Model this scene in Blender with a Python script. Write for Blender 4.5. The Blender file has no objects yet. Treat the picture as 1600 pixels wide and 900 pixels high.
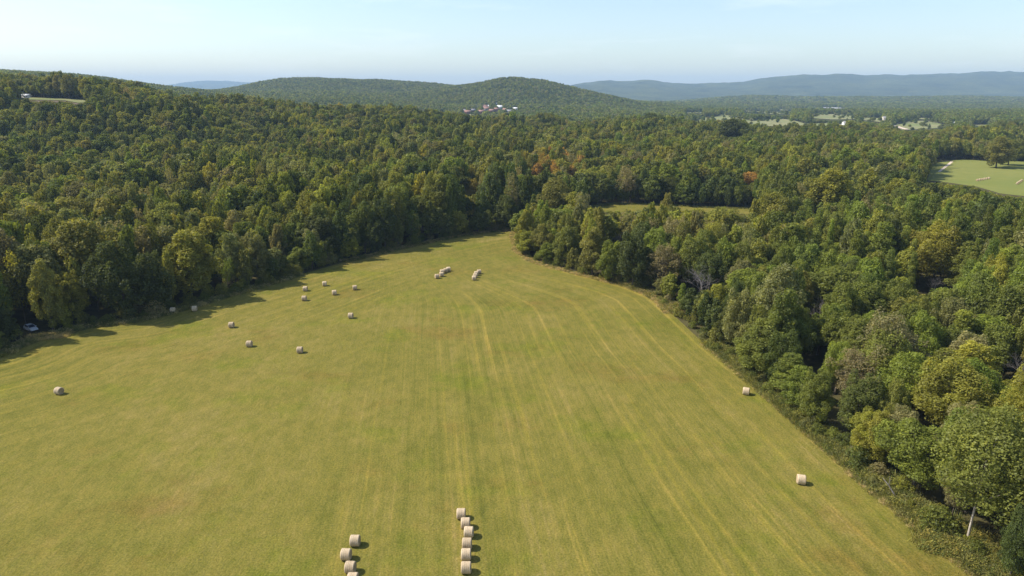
import bpy, bmesh, math, random
import numpy as np
from mathutils import Vector, Matrix, Euler

R = math.radians
rng = np.random.default_rng(11)
random.seed(5)
sc = bpy.context.scene
col = sc.collection

# ---------------------------------------------------------------- camera, sky, sun, exposure
CAM_H, F, CY, HOR = 60.0, 1067.0, 450.0, 142.0
PITCH = math.atan((CY - HOR) / F)
SP, CP = math.sin(PITCH), math.cos(PITCH)
cd = bpy.data.cameras.new('camera'); cam = bpy.data.objects.new('camera', cd); col.objects.link(cam)
cd.sensor_width = 36.0; cd.lens = F / 1600 * 36.0
cd.clip_start = 1.0; cd.clip_end = 80000.0
cam.location = (0, 0, CAM_H); cam.rotation_euler = (R(90) - PITCH, 0, 0)
sc.camera = cam

SUN_EL, SUN_AZ = R(47), R(278)          # azimuth clockwise from +Y: the sun stands to the left, a little ahead
w = bpy.data.worlds.new("World"); sc.world = w; w.use_nodes = True
wn = w.node_tree; wn.nodes.clear()
sky = wn.nodes.new('ShaderNodeTexSky'); sky.sky_type = 'NISHITA'; sky.sun_disc = False
sky.sun_elevation = SUN_EL; sky.sun_rotation = SUN_AZ
sky.altitude = 300; sky.air_density = 1.0; sky.dust_density = 1.1; sky.ozone_density = 1.0
bg = wn.nodes.new('ShaderNodeBackground'); bg.inputs['Strength'].default_value = 0.148
wo = wn.nodes.new('ShaderNodeOutputWorld')
tcw = wn.nodes.new('ShaderNodeTexCoord'); mpw = wn.nodes.new('ShaderNodeMapping'); mpw.inputs['Scale'].default_value = (2.2, 2.2, 16)
nzw = wn.nodes.new('ShaderNodeTexNoise'); nzw.inputs['Scale'].default_value = 2.6; nzw.inputs['Detail'].default_value = 6; nzw.inputs['Roughness'].default_value = .62
wn.links.new(tcw.outputs['Generated'], mpw.inputs[0]); wn.links.new(mpw.outputs[0], nzw.inputs['Vector'])
rw = wn.nodes.new('ShaderNodeMapRange'); rw.inputs[1].default_value = .52; rw.inputs[2].default_value = .80; rw.inputs[4].default_value = .22; wn.links.new(nzw.outputs['Fac'], rw.inputs[0])
mw = wn.nodes.new('ShaderNodeMix'); mw.data_type = 'RGBA'; wn.links.new(rw.outputs[0], mw.inputs[0]); wn.links.new(sky.outputs[0], mw.inputs[6]); mw.inputs[7].default_value = (7.2, 7.3, 7.5, 1)
wn.links.new(mw.outputs[2], bg.inputs['Color']); wn.links.new(bg.outputs[0], wo.inputs['Surface'])
sd = bpy.data.lights.new('sun', 'SUN'); sd.energy = 4.9; sd.angle = R(0.53); sd.color = (1.0, 0.94, 0.84)
so = bpy.data.objects.new('sun', sd); col.objects.link(so)
sdir = Vector((math.sin(SUN_AZ) * math.cos(SUN_EL), math.cos(SUN_AZ) * math.cos(SUN_EL), math.sin(SUN_EL)))
so.rotation_euler = sdir.to_track_quat('Z', 'Y').to_euler(); so.location = (-300, 100, 400)
vs = sc.view_settings
sc.display_settings.display_device = 'sRGB'
vs.view_transform = 'Standard'; vs.look = 'None'; vs.exposure = 0.43; vs.gamma = 1.0; vs.use_curve_mapping = False
sc.cycles.max_bounces = 7; sc.cycles.diffuse_bounces = 4; sc.cycles.glossy_bounces = 1
sc.cycles.transmission_bounces = 3; sc.cycles.transparent_max_bounces = 4; sc.cycles.volume_bounces = 0
sc.cycles.use_denoising = True; sc.cycles.denoising_prefilter = 'ACCURATE'; sc.cycles.denoising_input_passes = 'RGB_ALBEDO_NORMAL'

# ---------------------------------------------------------------- projection helpers
def ray(px, py):
    px = np.asarray(px, float); py = np.asarray(py, float)
    v = (CY - py) / F
    return (px - 800) / F, CP + v * SP, v * CP - SP          # right, forward, up
def flat(px, py, z=0.0):
    a, f, u = ray(px, py); t = (z - CAM_H) / u
    return a * t, f * t
def project(X, Y, Z):
    d = Z - CAM_H
    zc = Y * CP - d * SP; yc = Y * SP + d * CP
    zc = np.where(zc < 1, 1, zc)
    return 800 + X / zc * F, CY - yc / zc * F
def zfrac(py):
    a, f, u = ray(0, py); return u / f
def in_poly(px, py, poly):
    px = np.asarray(px); py = np.asarray(py); r = np.zeros(px.shape, bool); n = len(poly)
    for i in range(n):
        x1, y1 = poly[i]; x2, y2 = poly[(i + 1) % n]
        if y1 == y2: continue
        c = ((y1 > py) != (y2 > py)) & (px < (x2 - x1) * (py - y1) / (y2 - y1) + x1)
        r ^= c
    return r
def poly_dist(X, Y, pl):
    d = np.full(np.shape(X), 1e9)
    for (x1, y1), (x2, y2) in zip(pl[:-1], pl[1:]):
        dx, dy = x2 - x1, y2 - y1; L = dx * dx + dy * dy + 1e-9
        t = np.clip(((X - x1) * dx + (Y - y1) * dy) / L, 0, 1)
        d = np.minimum(d, np.hypot(X - x1 - t * dx, Y - y1 - t * dy))
    return d
def vnoise(X, Y, s, seed=0):
    """smooth value noise, wavelength s"""
    x = np.asarray(X, float) / s; y = np.asarray(Y, float) / s
    ix = np.floor(x).astype(np.int64); iy = np.floor(y).astype(np.int64); fx = x - ix; fy = y - iy
    fx = fx * fx * (3 - 2 * fx); fy = fy * fy * (3 - 2 * fy)
    def h(a, b):
        n = (a * 374761393 + b * 668265263 + seed * 974711) & 0xffffffff
        n = ((n ^ (n >> 13)) * 1274126177) & 0xffffffff
        return ((n ^ (n >> 16)) & 0xffff) / 65535.0
    return (h(ix, iy) * (1 - fx) + h(ix + 1, iy) * fx) * (1 - fy) + (h(ix, iy + 1) * (1 - fx) + h(ix + 1, iy + 1) * fx) * fy
def sstep(a, b, x):
    t = np.clip((np.asarray(x, float) - a) / (b - a), 0, 1); return t * t * (3 - 2 * t)

# ---------------------------------------------------------------- terrain heights
def G(Y, pairs, tree=15.0):
    """heights at range Y: pairs (px, image row of the canopy) -> ground z"""
    return [(px, (CAM_H + Y * float(zfrac(py)) - tree)) for px, py in pairs]
ROWS = [
    (345, [(-300, 2), (300, 2), (500, 0), (1900, 0)]),
    (430, [(-300, 4), (200, 4), (400, 3), (700, 1), (1900, 0)]),
    (520, [(-300, 14), (0, 13), (150, 12), (300, 8), (400, 5), (600, 4), (800, 2), (1100, 0), (1900, 0)]),
    (650, [(-300, 49), (0, 50), (130, 47), (250, 41), (310, 35), (370, 23), (430, 15), (600, 10), (800, 3), (1000, 1), (1200, 0), (1900, 0)]),
    (850, [(-300, 55), (0, 55), (130, 50), (200, 44), (250, 38), (290, 33)] + G(850, [(350, 161), (400, 164), (500, 170), (600, 172), (700, 178), (800, 186), (900, 190), (1000, 188), (1100, 196), (1200, 198), (1300, 199), (1400, 204), (1500, 201), (1600, 201), (1900, 201)], 17)),
    (1100, [(-300, 74), (0, 70), (150, 54), (200, 47), (250, 38), (330, 20), (400, 10), (600, -6), (800, -8), (1000, -8), (1900, -8)]),
    (1500, [(-300, 86), (0, 82), (150, 62), (200, 54), (250, 42), (330, 26), (400, 16), (550, 4), (700, -2), (900, -3), (1300, -3), (1900, -4)]),
    (2000, G(2000, [(-300, 104), (0, 108), (60, 111), (110, 114), (150, 118), (200, 125), (250, 132), (300, 138), (350, 145), (420, 151), (550, 153), (650, 160), (720, 164)]) + [(770, 9), (850, 12), (900, 8), (1000, -4), (1900, -6)]),
    (2600, [(-300, 70), (0, 70), (300, 50)] + G(2600, [(400, 141), (500, 141), (600, 144), (660, 142), (700, 136), (735, 131.5), (770, 124.5), (788, 121), (805, 120.5), (830, 122.5), (855, 124), (880, 130), (920, 140), (960, 149), (1000, 157), (1050, 163), (1100, 168), (1200, 171), (1900, 172)])),
    (3200, [(-300, 50), (0, 50)] + G(3200, [(300, 143), (340, 139), (380, 133), (405, 127), (440, 121.5), (480, 121), (560, 122.5), (620, 124.5), (665, 128), (700, 131), (740, 133)]) + [(800, 40), (900, 0), (1000, -12), (1900, -12)]),
    (3800, [(-300, 20), (500, 20), (800, 0), (1000, -14), (1900, -14)]),
    (4600, [(-300, 0), (800, 0)] + G(4600, [(1000, 163), (1050, 162), (1090, 157), (1130, 152), (1180, 150), (1250, 151), (1320, 152), (1400, 151), (1500, 151), (1620, 152.5), (1900, 152)])),
    (6300, [(-300, -20), (1900, -20)]),
    (9500, [(-300, 0), (700, 0)] + G(9500, [(800, 140), (880, 132.5), (915, 128.5), (950, 124), (975, 127.5), (1010, 125), (1040, 129), (1065, 131.5), (1120, 131), (1165, 128), (1200, 122), (1240, 118.5), (1310, 117.5), (1360, 118.5), (1420, 117), (1480, 114.5), (1530, 113.5), (1610, 113.5), (1900, 112)], 0)),
    (12500, [(-300, 0), (1900, 60)]),
    (17000, G(17000, [(-300, 136), (240, 136), (270, 133), (290, 129), (320, 127), (350, 127.2), (390, 129.5), (450, 133), (600, 138), (1900, 138)], 0)),
    (20000, [(-300, 0), (1900, 0)]),
]
_COLS = np.arange(-400, 2101, 10.0)
_TY = np.log(np.array([330.0] + [r[0] for r in ROWS]))
_TZ = [np.zeros_like(_COLS)]
for _, pr in ROWS:
    z = np.interp(_COLS, [p[0] for p in pr], [p[1] for p in pr])
    z = np.convolve(np.pad(z, 1, 'edge'), [.25, .5, .25], 'valid'); _TZ.append(z)
_TZ = np.array(_TZ)
def height(X, Y):
    X = np.asarray(X, float); Y = np.asarray(Y, float); X, Y = np.broadcast_arrays(X, Y)
    Yc = np.clip(Y, 330.001, 19999); px = 800 + X / np.maximum(Yc, 1) * F * 1.0409
    ly = np.log(Yc); k = np.clip(np.searchsorted(_TY, ly) - 1, 0, len(_TY) - 2)
    t = (ly - _TY[k]) / (_TY[k + 1] - _TY[k]); t = 0.35 * t + 0.65 * t * t * (3 - 2 * t)
    c = np.clip((px + 400) / 10.0, 0, len(_COLS) - 1.001); ci = c.astype(int); cf = c - ci
    za = _TZ[k, ci] * (1 - cf) + _TZ[k, ci + 1] * cf
    zb = _TZ[k + 1, ci] * (1 - cf) + _TZ[k + 1, ci + 1] * cf
    z = za * (1 - t) + zb * t
    amp = sstep(640, 1500, Y) * 3.0 + sstep(1700, 3000, Y) * 6 + sstep(4000, 9000, Y) * 22
    z = z + amp * ((vnoise(X, Y, 190, 3) - .5) + .5 * (vnoise(X, Y, 85, 4) - .5)) + sstep(5500, 9000, Y) * 40 * (vnoise(X, Y, 900, 8) - .5)
    z = z + sstep(420, 600, Y) * sstep(1500, 900, Y) * sstep(.30, .12, X / np.maximum(Y, 1)) * 9 * (vnoise(X, Y, 105, 51) - .5)
    left = sstep(-60, -160, X) * sstep(200, 330, Y) * 2.0 * sstep(700, 400, Y)
    return z + left * 0
_YS = np.geomspace(60, 18900, 3000)
def hit(px, py, zoff=0.0):
    """ground point seen at a pixel"""
    a, f, u = ray(px, py); X = a / f * _YS; Z = CAM_H + u / f * _YS
    g = height(X, _YS) + zoff; i = int(np.argmax(g >= Z))
    if i == 0: i = len(_YS) - 1
    d0 = Z[i - 1] - g[i - 1]; d1 = g[i] - Z[i]; t = d0 / max(d0 + d1, 1e-6)
    Y = _YS[i - 1] + (_YS[i] - _YS[i - 1]) * t
    return float(a / f * Y), float(Y), float(height(a / f * Y, Y))

# ---------------------------------------------------------------- materials
def mat(name):
    m = bpy.data.materials.new(name); m.use_nodes = True; nt = m.node_tree; nt.nodes.clear()
    o = nt.nodes.new('ShaderNodeOutputMaterial'); return m, nt, o
def N(nt, t, **kw):
    n = nt.nodes.new('ShaderNode' + t)
    for k, v in kw.items():
        if k in n.inputs: n.inputs[k].default_value = v
        else: setattr(n, k, v)
    return n
def ramp(nt, fac, stops):
    r = nt.nodes.new('ShaderNodeValToRGB'); e = r.color_ramp.elements
    while len(e) < len(stops): e.new(0.5)
    for el, (p, c) in zip(e, stops): el.position = p; el.color = (*c, 1) if len(c) == 3 else c
    nt.links.new(fac, r.inputs[0]); return r.outputs[0]
def mixc(nt, fac, a, b, mode='MIX'):
    n = nt.nodes.new('ShaderNodeMix'); n.data_type = 'RGBA'; n.blend_type = mode
    for s, v in ((n.inputs[0], fac), (n.inputs[6], a), (n.inputs[7], b)):
        if hasattr(v, 'links') or isinstance(v, bpy.types.NodeSocket): nt.links.new(v, s)
        elif isinstance(v, (int, float)): s.default_value = v
        else: s.default_value = (*v, 1)
    return n.outputs[2]
def math_(nt, op, a, b=0.0):
    n = nt.nodes.new('ShaderNodeMath'); n.operation = op
    for s, v in ((n.inputs[0], a), (n.inputs[1], b)):
        if isinstance(v, bpy.types.NodeSocket): nt.links.new(v, s)
        else: s.default_value = v
    return n.outputs[0]
def noise(nt, vec, scale, detail=3, rough=.55):
    n = N(nt, 'TexNoise', Scale=scale, Detail=detail, Roughness=rough)
    if vec is not None: nt.links.new(vec, n.inputs['Vector'])
    return n.outputs['Fac']
def attr(nt, name, typ='GEOMETRY'):
    n = nt.nodes.new('ShaderNodeAttribute'); n.attribute_name = name; n.attribute_type = typ; return n
def bsdf(nt, o, color, rough=.9, spec=.1, bump=None, metal=0.0):
    b = N(nt, 'BsdfPrincipled', Roughness=rough, Metallic=metal); b.inputs['Specular IOR Level'].default_value = spec
    if isinstance(color, bpy.types.NodeSocket): nt.links.new(color, b.inputs['Base Color'])
    else: b.inputs['Base Color'].default_value = (*color, 1)
    if bump is not None: nt.links.new(bump, b.inputs['Normal'])
    nt.links.new(b.outputs[0], o.inputs['Surface']); return b
def bumpn(nt, h, dist, strength=1.0):
    n = N(nt, 'Bump', Distance=dist, Strength=strength); nt.links.new(h, n.inputs['Height']); return n.outputs[0]
def pos(nt): return nt.nodes.new('ShaderNodeNewGeometry').outputs['Position']
def scaled(nt, vec, s):
    n = nt.nodes.new('ShaderNodeVectorMath'); n.operation = 'MULTIPLY'; nt.links.new(vec, n.inputs[0]); n.inputs[1].default_value = s
    return n.outputs[0]

def plain(name, color, rough=.7, spec=.3, vary=.15, scale=2.0, metal=0.0):
    m, nt, o = mat(name)
    f = noise(nt, pos(nt), scale, 4)
    c = mixc(nt, f, tuple(x * (1 - vary) for x in color), tuple(min(1, x * (1 + vary)) for x in color))
    bsdf(nt, o, c, rough, spec, metal=metal); return m

# leaves: tint comes from the tree, small differences from the leaf
def foliage_mat(name, trans=.46):
    m, nt, o = mat(name)
    t = attr(nt, 'tint', 'INSTANCER').outputs['Color']
    lv = attr(nt, 'leafvar').outputs['Fac']
    v = math_(nt, 'MULTIPLY_ADD', lv, .95); nt.nodes[-1].inputs[2].default_value = .55
    comb = nt.nodes.new('ShaderNodeCombineColor')
    for i in range(3): nt.links.new(v, comb.inputs[i])
    c = mixc(nt, 1.0, t, comb.outputs[0], 'MULTIPLY')
    hv = math_(nt, 'SUBTRACT', lv, .72); hv = math_(nt, 'MAXIMUM', math_(nt, 'MULTIPLY', hv, 1.3), 0.0)
    c2 = mixc(nt, 1.0, c, (1.5, 1.25, .7), 'MULTIPLY')
    c = mixc(nt, hv, c, c2)
    d = N(nt, 'BsdfDiffuse'); nt.links.new(c, d.inputs[0])
    tr = N(nt, 'BsdfTranslucent'); ct = mixc(nt, 1.0, c, (1.25, 1.2, .6), 'MULTIPLY'); nt.links.new(ct, tr.inputs[0])
    mx = N(nt, 'MixShader', Fac=trans); nt.links.new(d.outputs[0], mx.inputs[1]); nt.links.new(tr.outputs[0], mx.inputs[2])
    gl = N(nt, 'BsdfGlossy', Roughness=.55, Color=(.9, .95, 1, 1))
    m2 = N(nt, 'MixShader', Fac=.012); nt.links.new(mx.outputs[0], m2.inputs[1]); nt.links.new(gl.outputs[0], m2.inputs[2])
    nt.links.new(m2.outputs[0], o.inputs['Surface']); return m
M_LEAF = foliage_mat('foliage')
def bark(name, a, b):
    m, nt, o = mat(name); tc = nt.nodes.new('ShaderNodeTexCoord').outputs['Object']
    f = noise(nt, scaled(nt, tc, (3, 3, .5)), 2.0, 5, .7)
    bsdf(nt, o, ramp(nt, f, [(.3, a), (.7, b)]), .9, .1, bumpn(nt, f, .05)); return m
M_BARK = bark('bark', (.07, .055, .04), (.18, .15, .12))
M_PALE = bark('pale_bark', (.26, .20, .15), (.60, .53, .44))
M_GREY = bark('weathered_wood', (.15, .13, .12), (.31, .28, .26))

# ---------------------------------------------------------------- object helpers
def tag(o, label=None, cat=None, group=None, kind=None):
    if label: o['label'] = label
    if cat: o['category'] = cat
    if group: o['group'] = group
    if kind: o['kind'] = kind
    return o
def mesh_np(name, V, faces, mats, face_mat=None):
    me = bpy.data.meshes.new(name)
    V = np.asarray(V, np.float32); me.vertices.add(len(V)); me.vertices.foreach_set('co', V.ravel())
    if isinstance(faces, np.ndarray):
        n, k = faces.shape; me.loops.add(n * k); me.polygons.add(n)
        me.loops.foreach_set('vertex_index', faces.astype(np.int32).ravel())
        me.polygons.foreach_set('loop_start', np.arange(0, n * k, k, dtype=np.int32))
        me.polygons.foreach_set('loop_total', np.full(n, k, np.int32))
    else:
        lens = [len(f) for f in faces]; fl = [i for f in faces for i in f]
        me.loops.add(len(fl)); me.polygons.add(len(faces)); me.loops.foreach_set('vertex_index', fl)
        st = np.concatenate([[0], np.cumsum(lens)[:-1]]).astype(np.int32)
        me.polygons.foreach_set('loop_start', st); me.polygons.foreach_set('loop_total', np.array(lens, np.int32))
    for m in mats: me.materials.append(m)
    if face_mat is not None: me.polygons.foreach_set('material_index', np.asarray(face_mat, np.int32))
    me.update(calc_edges=True); me.validate(); return me
def obj(name, me, parent=None, loc=None):
    o = bpy.data.objects.new(name, me); col.objects.link(o)
    if parent: o.parent = parent
    if loc is not None: o.location = loc
    return o
def empty(name, loc, rz=0, scale=None):
    o = bpy.data.objects.new(name, None); col.objects.link(o); o.location = loc; o.rotation_euler = (0, 0, rz)
    o.empty_display_size = .5
    if scale is not None: o.scale = scale
    return o
def fattr(me, name, vals):
    a = me.attributes.new(name, 'FLOAT', 'POINT'); a.data.foreach_set('value', np.asarray(vals, np.float32))
def grid_faces(nr, nc):
    i = np.arange(nr - 1)[:, None] * nc + np.arange(nc - 1)[None, :]
    return np.stack([i, i + 1, i + nc + 1, i + nc], -1).reshape(-1, 4)
def copy_thing(root):
    r = root.copy(); col.objects.link(r)
    for ch in root.children:
        c = ch.copy(); col.objects.link(c); c.parent = r
        for g in ch.children:
            d = g.copy(); col.objects.link(d); d.parent = c
    return r
class MB:
    """collects boxes, prisms and tubes into one mesh"""
    def __init__(s): s.v = []; s.f = []
    def add(s, V, Fc):
        b = len(s.v); s.v += [tuple(p) for p in V]; s.f += [tuple(i + b for i in f) for f in Fc]; return s
    def box(s, x0, x1, y0, y1, z0, z1):
        V = [(x, y, z) for z in (z0, z1) for x, y in ((x0, y0), (x1, y0), (x1, y1), (x0, y1))]
        return s.add(V, [(3, 2, 1, 0), (4, 5, 6, 7), (0, 1, 5, 4), (1, 2, 6, 5), (2, 3, 7, 6), (3, 0, 4, 7)])
    def tube(s, P, rad, n=6, cap=True):
        P = [Vector(p) for p in P]; V = []; Fc = []
        for i, p in enumerate(P):
            t = (P[min(i + 1, len(P) - 1)] - P[max(i - 1, 0)]).normalized()
            a = t.orthogonal().normalized(); b = t.cross(a)
            if i and V:
                pr = (Vector(V[-n]) - P[i - 1]).normalized(); a = (pr - t * pr.dot(t)); a = a.normalized() if a.length > 1e-4 else t.orthogonal(); b = t.cross(a)
            V += [p + (a * math.cos(k * 2 * math.pi / n) + b * math.sin(k * 2 * math.pi / n)) * rad[i] for k in range(n)]
        for i in range(len(P) - 1):
            for k in range(n):
                k2 = (k + 1) % n; Fc.append((i * n + k, i * n + k2, (i + 1) * n + k2, (i + 1) * n + k))
        if cap:
            Fc.append(tuple(reversed(range(n)))); Fc.append(tuple(range((len(P) - 1) * n, len(P) * n)))
        return s.add(V, Fc)
    def mesh(s, name, m): return mesh_np(name, s.v, s.f, [m])
    def obj(s, name, m, parent=None, loc=None): return obj(name, s.mesh(name, m), parent, loc)

# ---------------------------------------------------------------- field outline (world metres)
LEFT_PX = [(-700, 700), (-300, 622), (0, 557), (60, 530), (140, 511), (220, 502), (300, 480), (400, 451), (470, 429), (540, 409), (640, 386), (720, 369), (775, 361), (800, 359)]
RIGHT_PX = [(804, 362), (804, 375), (812, 394), (830, 407), (860, 417), (900, 427), (940, 437), (980, 448), (1020, 464), (1050, 490), (1100, 537), (1150, 577), (1200, 622), (1253, 668), (1306, 716), (1360, 762), (1413, 806), (1470, 852), (1525, 897), (1575, 940)]
LEFT = [tuple(map(float, flat(x, y))) for x, y in LEFT_PX]
RIGHT = [tuple(map(float, flat(x, y))) for x, y in RIGHT_PX]
LEFT = [(-260, -80), (-230, 60)] + [p for p in LEFT if p[0] > -200]
ex = (RIGHT[-1][0] - RIGHT[-2][0]) / (RIGHT[-1][1] - RIGHT[-2][1])
RIGHT = RIGHT + [(RIGHT[-1][0] + 10, 30), (RIGHT[-1][0] + 16, -80)]
# the field bends right behind the grove
BACK = [(float(a), float(b)) for a, b in (flat(800, 359), flat(850, 341), flat(905, 326), flat(960, 320), flat(1040, 321), flat(1100, 325), flat(1180, 327))]
FRONT = [(float(a), float(b)) for a, b in (flat(804, 362), flat(868, 352), flat(930, 345), flat(1000, 342), flat(1080, 342), flat(1130, 342), flat(1185, 342))]
CARX, CARY = [float(q) for q in flat(49, 516)]
FIELD = LEFT + BACK[1:] + FRONT[::-1] + RIGHT[1:]

# ---------------------------------------------------------------- ground sheet
def ground():
    Ys = np.concatenate([np.arange(-160, 330, 12.0), np.geomspace(330, 19000, 330)])
    us = np.linspace(-1.32, 1.32, 521)
    Y, U = np.meshgrid(Ys, us, indexing='ij'); X = U * (Y + 400)
    Z = height(X, Y); infield = in_poly(X, Y, FIELD)
    me = mesh_np('ground', np.stack([X, Y, Z], -1).reshape(-1, 3), grid_faces(*X.shape), [])
    me.polygons.foreach_set('use_smooth', np.ones(len(me.polygons), bool))
    m, nt, o = mat('woodland_floor'); p = pos(nt)
    n1 = noise(nt, p, .35, 4); n2 = noise(nt, p, .045, 4, .65); n3 = noise(nt, p, .012, 5, .7)
    litter = ramp(nt, n1, [(.3, (.055, .045, .022)), (.7, (.10, .09, .035))])
    canopy = ramp(nt, n2, [(.35, (.030, .045, .018)), (.5, (.055, .07, .026)), (.66, (.085, .085, .035))])
    big = ramp(nt, n3, [(.4, (.85, .9, .9)), (.6, (1.1, 1.05, .95))])
    canopy = mixc(nt, 1.0, canopy, big, 'MULTIPLY'); rg_ = ramp(nt, noise(nt, p, .0032, 7, .78), [(.36, (.40, .48, .5)), (.5, (1, 1, 1)), (.60, (1.5, 1.4, 1.15)), (.70, (2.6, 2.2, 1.6))]); canopy = mixc(nt, 1.0, canopy, rg_, 'MULTIPLY')
    y = N(nt, 'SeparateXYZ'); nt.links.new(p, y.inputs[0])
    k = N(nt, 'MapRange'); k.inputs[1].default_value = 1100; k.inputs[2].default_value = 2200; nt.links.new(y.outputs[1], k.inputs[0])
    c = mixc(nt, k.outputs[0], litter, canopy)
    hb = math_(nt, 'MULTIPLY', n2, k.outputs[0])
    bsdf(nt, o, c, .95, .05, bumpn(nt, hb, 14, .8)); me.materials.append(m)
    g = obj('ground', me); tag(g, kind='structure'); return g
ground()

# ---------------------------------------------------------------- hay field
def field():
    LX = np.array(sorted(LEFT, key=lambda p: p[1])); RX = np.array(sorted(RIGHT, key=lambda p: p[1]))
    top = min(LX[-1, 1], RX[-1, 1]); Ys = np.concatenate([np.arange(-80, 60, 6.0), np.linspace(60, top, 200)])
    xl = np.interp(Ys, LX[:, 1], LX[:, 0]); xr = np.interp(Ys, RX[:, 1], RX[:, 0])
    t = np.linspace(0, 1, 130)
    X = xl[:, None] + (xr - xl)[:, None] * t[None]; Y = np.repeat(Ys[:, None], len(t), 1)
    V = np.stack([X, Y, np.full_like(X, .03)], -1).reshape(-1, 3); fc = grid_faces(*X.shape)
    de = poly_dist(X, Y, RIGHT); xe = np.interp(150, RX[:, 1], RX[:, 0]) + .117 * 150; ds = (xe - (X + .117 * Y)) * .993; q = sstep(14, 60, de); dr = de * (1 - q) + ds * q; dl = poly_dist(X, Y, LEFT)
    # the bend behind the grove
    def res(pl, n):
        pl = np.array(pl); s = np.concatenate([[0], np.cumsum(np.hypot(*np.diff(pl, axis=0).T))]); q = np.linspace(0, s[-1], n)
        return np.stack([np.interp(q, s, pl[:, 0]), np.interp(q, s, pl[:, 1])], -1)
    A = res(BACK, 60); B = res(FRONT, 60); tt = np.linspace(0, 1, 12)[:, None, None]
    P = A[None] * (1 - tt) + B[None] * tt; b = len(V)
    V = np.concatenate([V, np.concatenate([P, height(P[..., 0], P[..., 1])[..., None] + .06], -1).reshape(-1, 3)])
    fc = np.concatenate([fc, grid_faces(12, 60)[:, ::-1] + b])
    me = mesh_np('hay_field', V, fc, [])
    fattr(me, 'across', np.concatenate([dr.ravel(), np.full(720, 60.0)])); fattr(me, 'leftside', np.concatenate([dl.ravel(), np.full(720, 60.0)]))
    m, nt, o = mat('mown_hay_grass'); p = pos(nt)
    sx = N(nt, 'SeparateXYZ'); nt.links.new(p, sx.inputs[0])
    def stripes(a, f_across, f_along, seed, detail=2):
        c = N(nt, 'CombineXYZ', Z=seed)
        nt.links.new(math_(nt, 'MULTIPLY', a, f_across), c.inputs[0]); nt.links.new(math_(nt, 'MULTIPLY', sx.outputs[1], f_along), c.inputs[1])
        return noise(nt, c.outputs[0], 1.0, detail, .6)
    wob = noise(nt, p, .02, 2)
    ac = math_(nt, 'ADD', attr(nt, 'across').outputs['Fac'], math_(nt, 'MULTIPLY', wob, .8)); al = math_(nt, 'ADD', attr(nt, 'leftside').outputs['Fac'], math_(nt, 'MULTIPLY', wob, 1.5))
    s_r = stripes(ac, .21, .004, 1.0); s_r2 = stripes(ac, .62, .007, 7.0, 3); s_r3 = stripes(ac, 2.6, .03, 3.0, 1)
    s_l = stripes(al, .26, .006, 4.0); s_l2 = stripes(al, .8, .012, 9.0)
    k = N(nt, 'MapRange'); k.interpolation_type = 'SMOOTHSTEP'; k.inputs[1].default_value = 25; k.inputs[2].default_value = 75; nt.links.new(al, k.inputs[0])
    kk = math_(nt, 'ADD', k.outputs[0], math_(nt, 'MULTIPLY', math_(nt, 'SUBTRACT', noise(nt, p, .03, 3), .5), .7))
    kf = N(nt, 'Clamp'); nt.links.new(kk, kf.inputs[0])
    def mixf(f, a, b):
        n = nt.nodes.new('ShaderNodeMix'); nt.links.new(f, n.inputs[0]); nt.links.new(a, n.inputs[2]); nt.links.new(b, n.inputs[3]); return n.outputs[0]
    rk = N(nt, 'MapRange'); rk.interpolation_type = 'SMOOTHSTEP'; rk.inputs[1].default_value = 112; rk.inputs[2].default_value = 66; nt.links.new(math_(nt, 'ADD', ac, math_(nt, 'MULTIPLY', math_(nt, 'SUBTRACT', noise(nt, p, .035, 3), .5), 45)), rk.inputs[0])
    half = nt.nodes.new('ShaderNodeValue'); half.outputs[0].default_value = .5
    diag = noise(nt, scaled(nt, p, (.55, .16, 1)), .30, 5, .68)
    s_r = mixf(rk.outputs[0], diag, s_r); s_r2 = mixf(rk.outputs[0], half.outputs[0], s_r2); s_r3 = mixf(rk.outputs[0], noise(nt, scaled(nt, p, (1, .3, 1)), 1.1, 3, .7), s_r3)
    st = mixf(kf.outputs[0], s_l, s_r); st2 = mixf(kf.outputs[0], s_l2, s_r2)
    patch = noise(nt, p, .022, 5, .6); patch2 = noise(nt, scaled(nt, p, (1, .6, 1)), .11, 4, .62); fine = noise(nt, scaled(nt, p, (1, .45, 1)), 1.3, 5, .72); fine2 = noise(nt, p, 3.5, 3, .7)
    v = math_(nt, 'ADD', math_(nt, 'MULTIPLY', st, .36), math_(nt, 'MULTIPLY', patch, .62))
    v = math_(nt, 'ADD', v, math_(nt, 'MULTIPLY', patch2, .42)); v = math_(nt, 'ADD', v, math_(nt, 'MULTIPLY', st2, .34)); v = math_(nt, 'ADD', v, math_(nt, 'MULTIPLY', fine, .48)); v = math_(nt, 'ADD', v, math_(nt, 'MULTIPLY', s_r3, .42))
    v = math_(nt, 'MULTIPLY', v, 1 / 2.64)
    c = ramp(nt, v, [(.36, (.098, .097, .018)), (.44, (.142, .131, .024)), (.51, (.172, .149, .031)), (.57, (.206, .167, .045)), (.64, (.255, .205, .070))])
    green = ramp(nt, noise(nt, p, .05, 5, .68), [(.53, (1, 1, 1)), (.65, (.87, 1.01, .68)), (.75, (.70, .92, .52))])
    c = mixc(nt, .85, c, green, 'MULTIPLY')
    brown = ramp(nt, noise(nt, scaled(nt, p, (.8, 1.1, 1)), .037, 5, .7), [(.55, (1, 1, 1)), (.66, (.96, .84, .88)), (.78, (.88, .70, .78))])
    c = mixc(nt, .8, c, brown, 'MULTIPLY')
    tracks = ramp(nt, st2, [(.28, (.82, .88, .86)), (.42, (1, 1, 1)), (.55, (1, 1, 1)), (.62, (1.17, 1.12, .99)), (.72, (1.36, 1.27, 1.08))])
    c = mixc(nt, .85, c, tracks, 'MULTIPLY')
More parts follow.
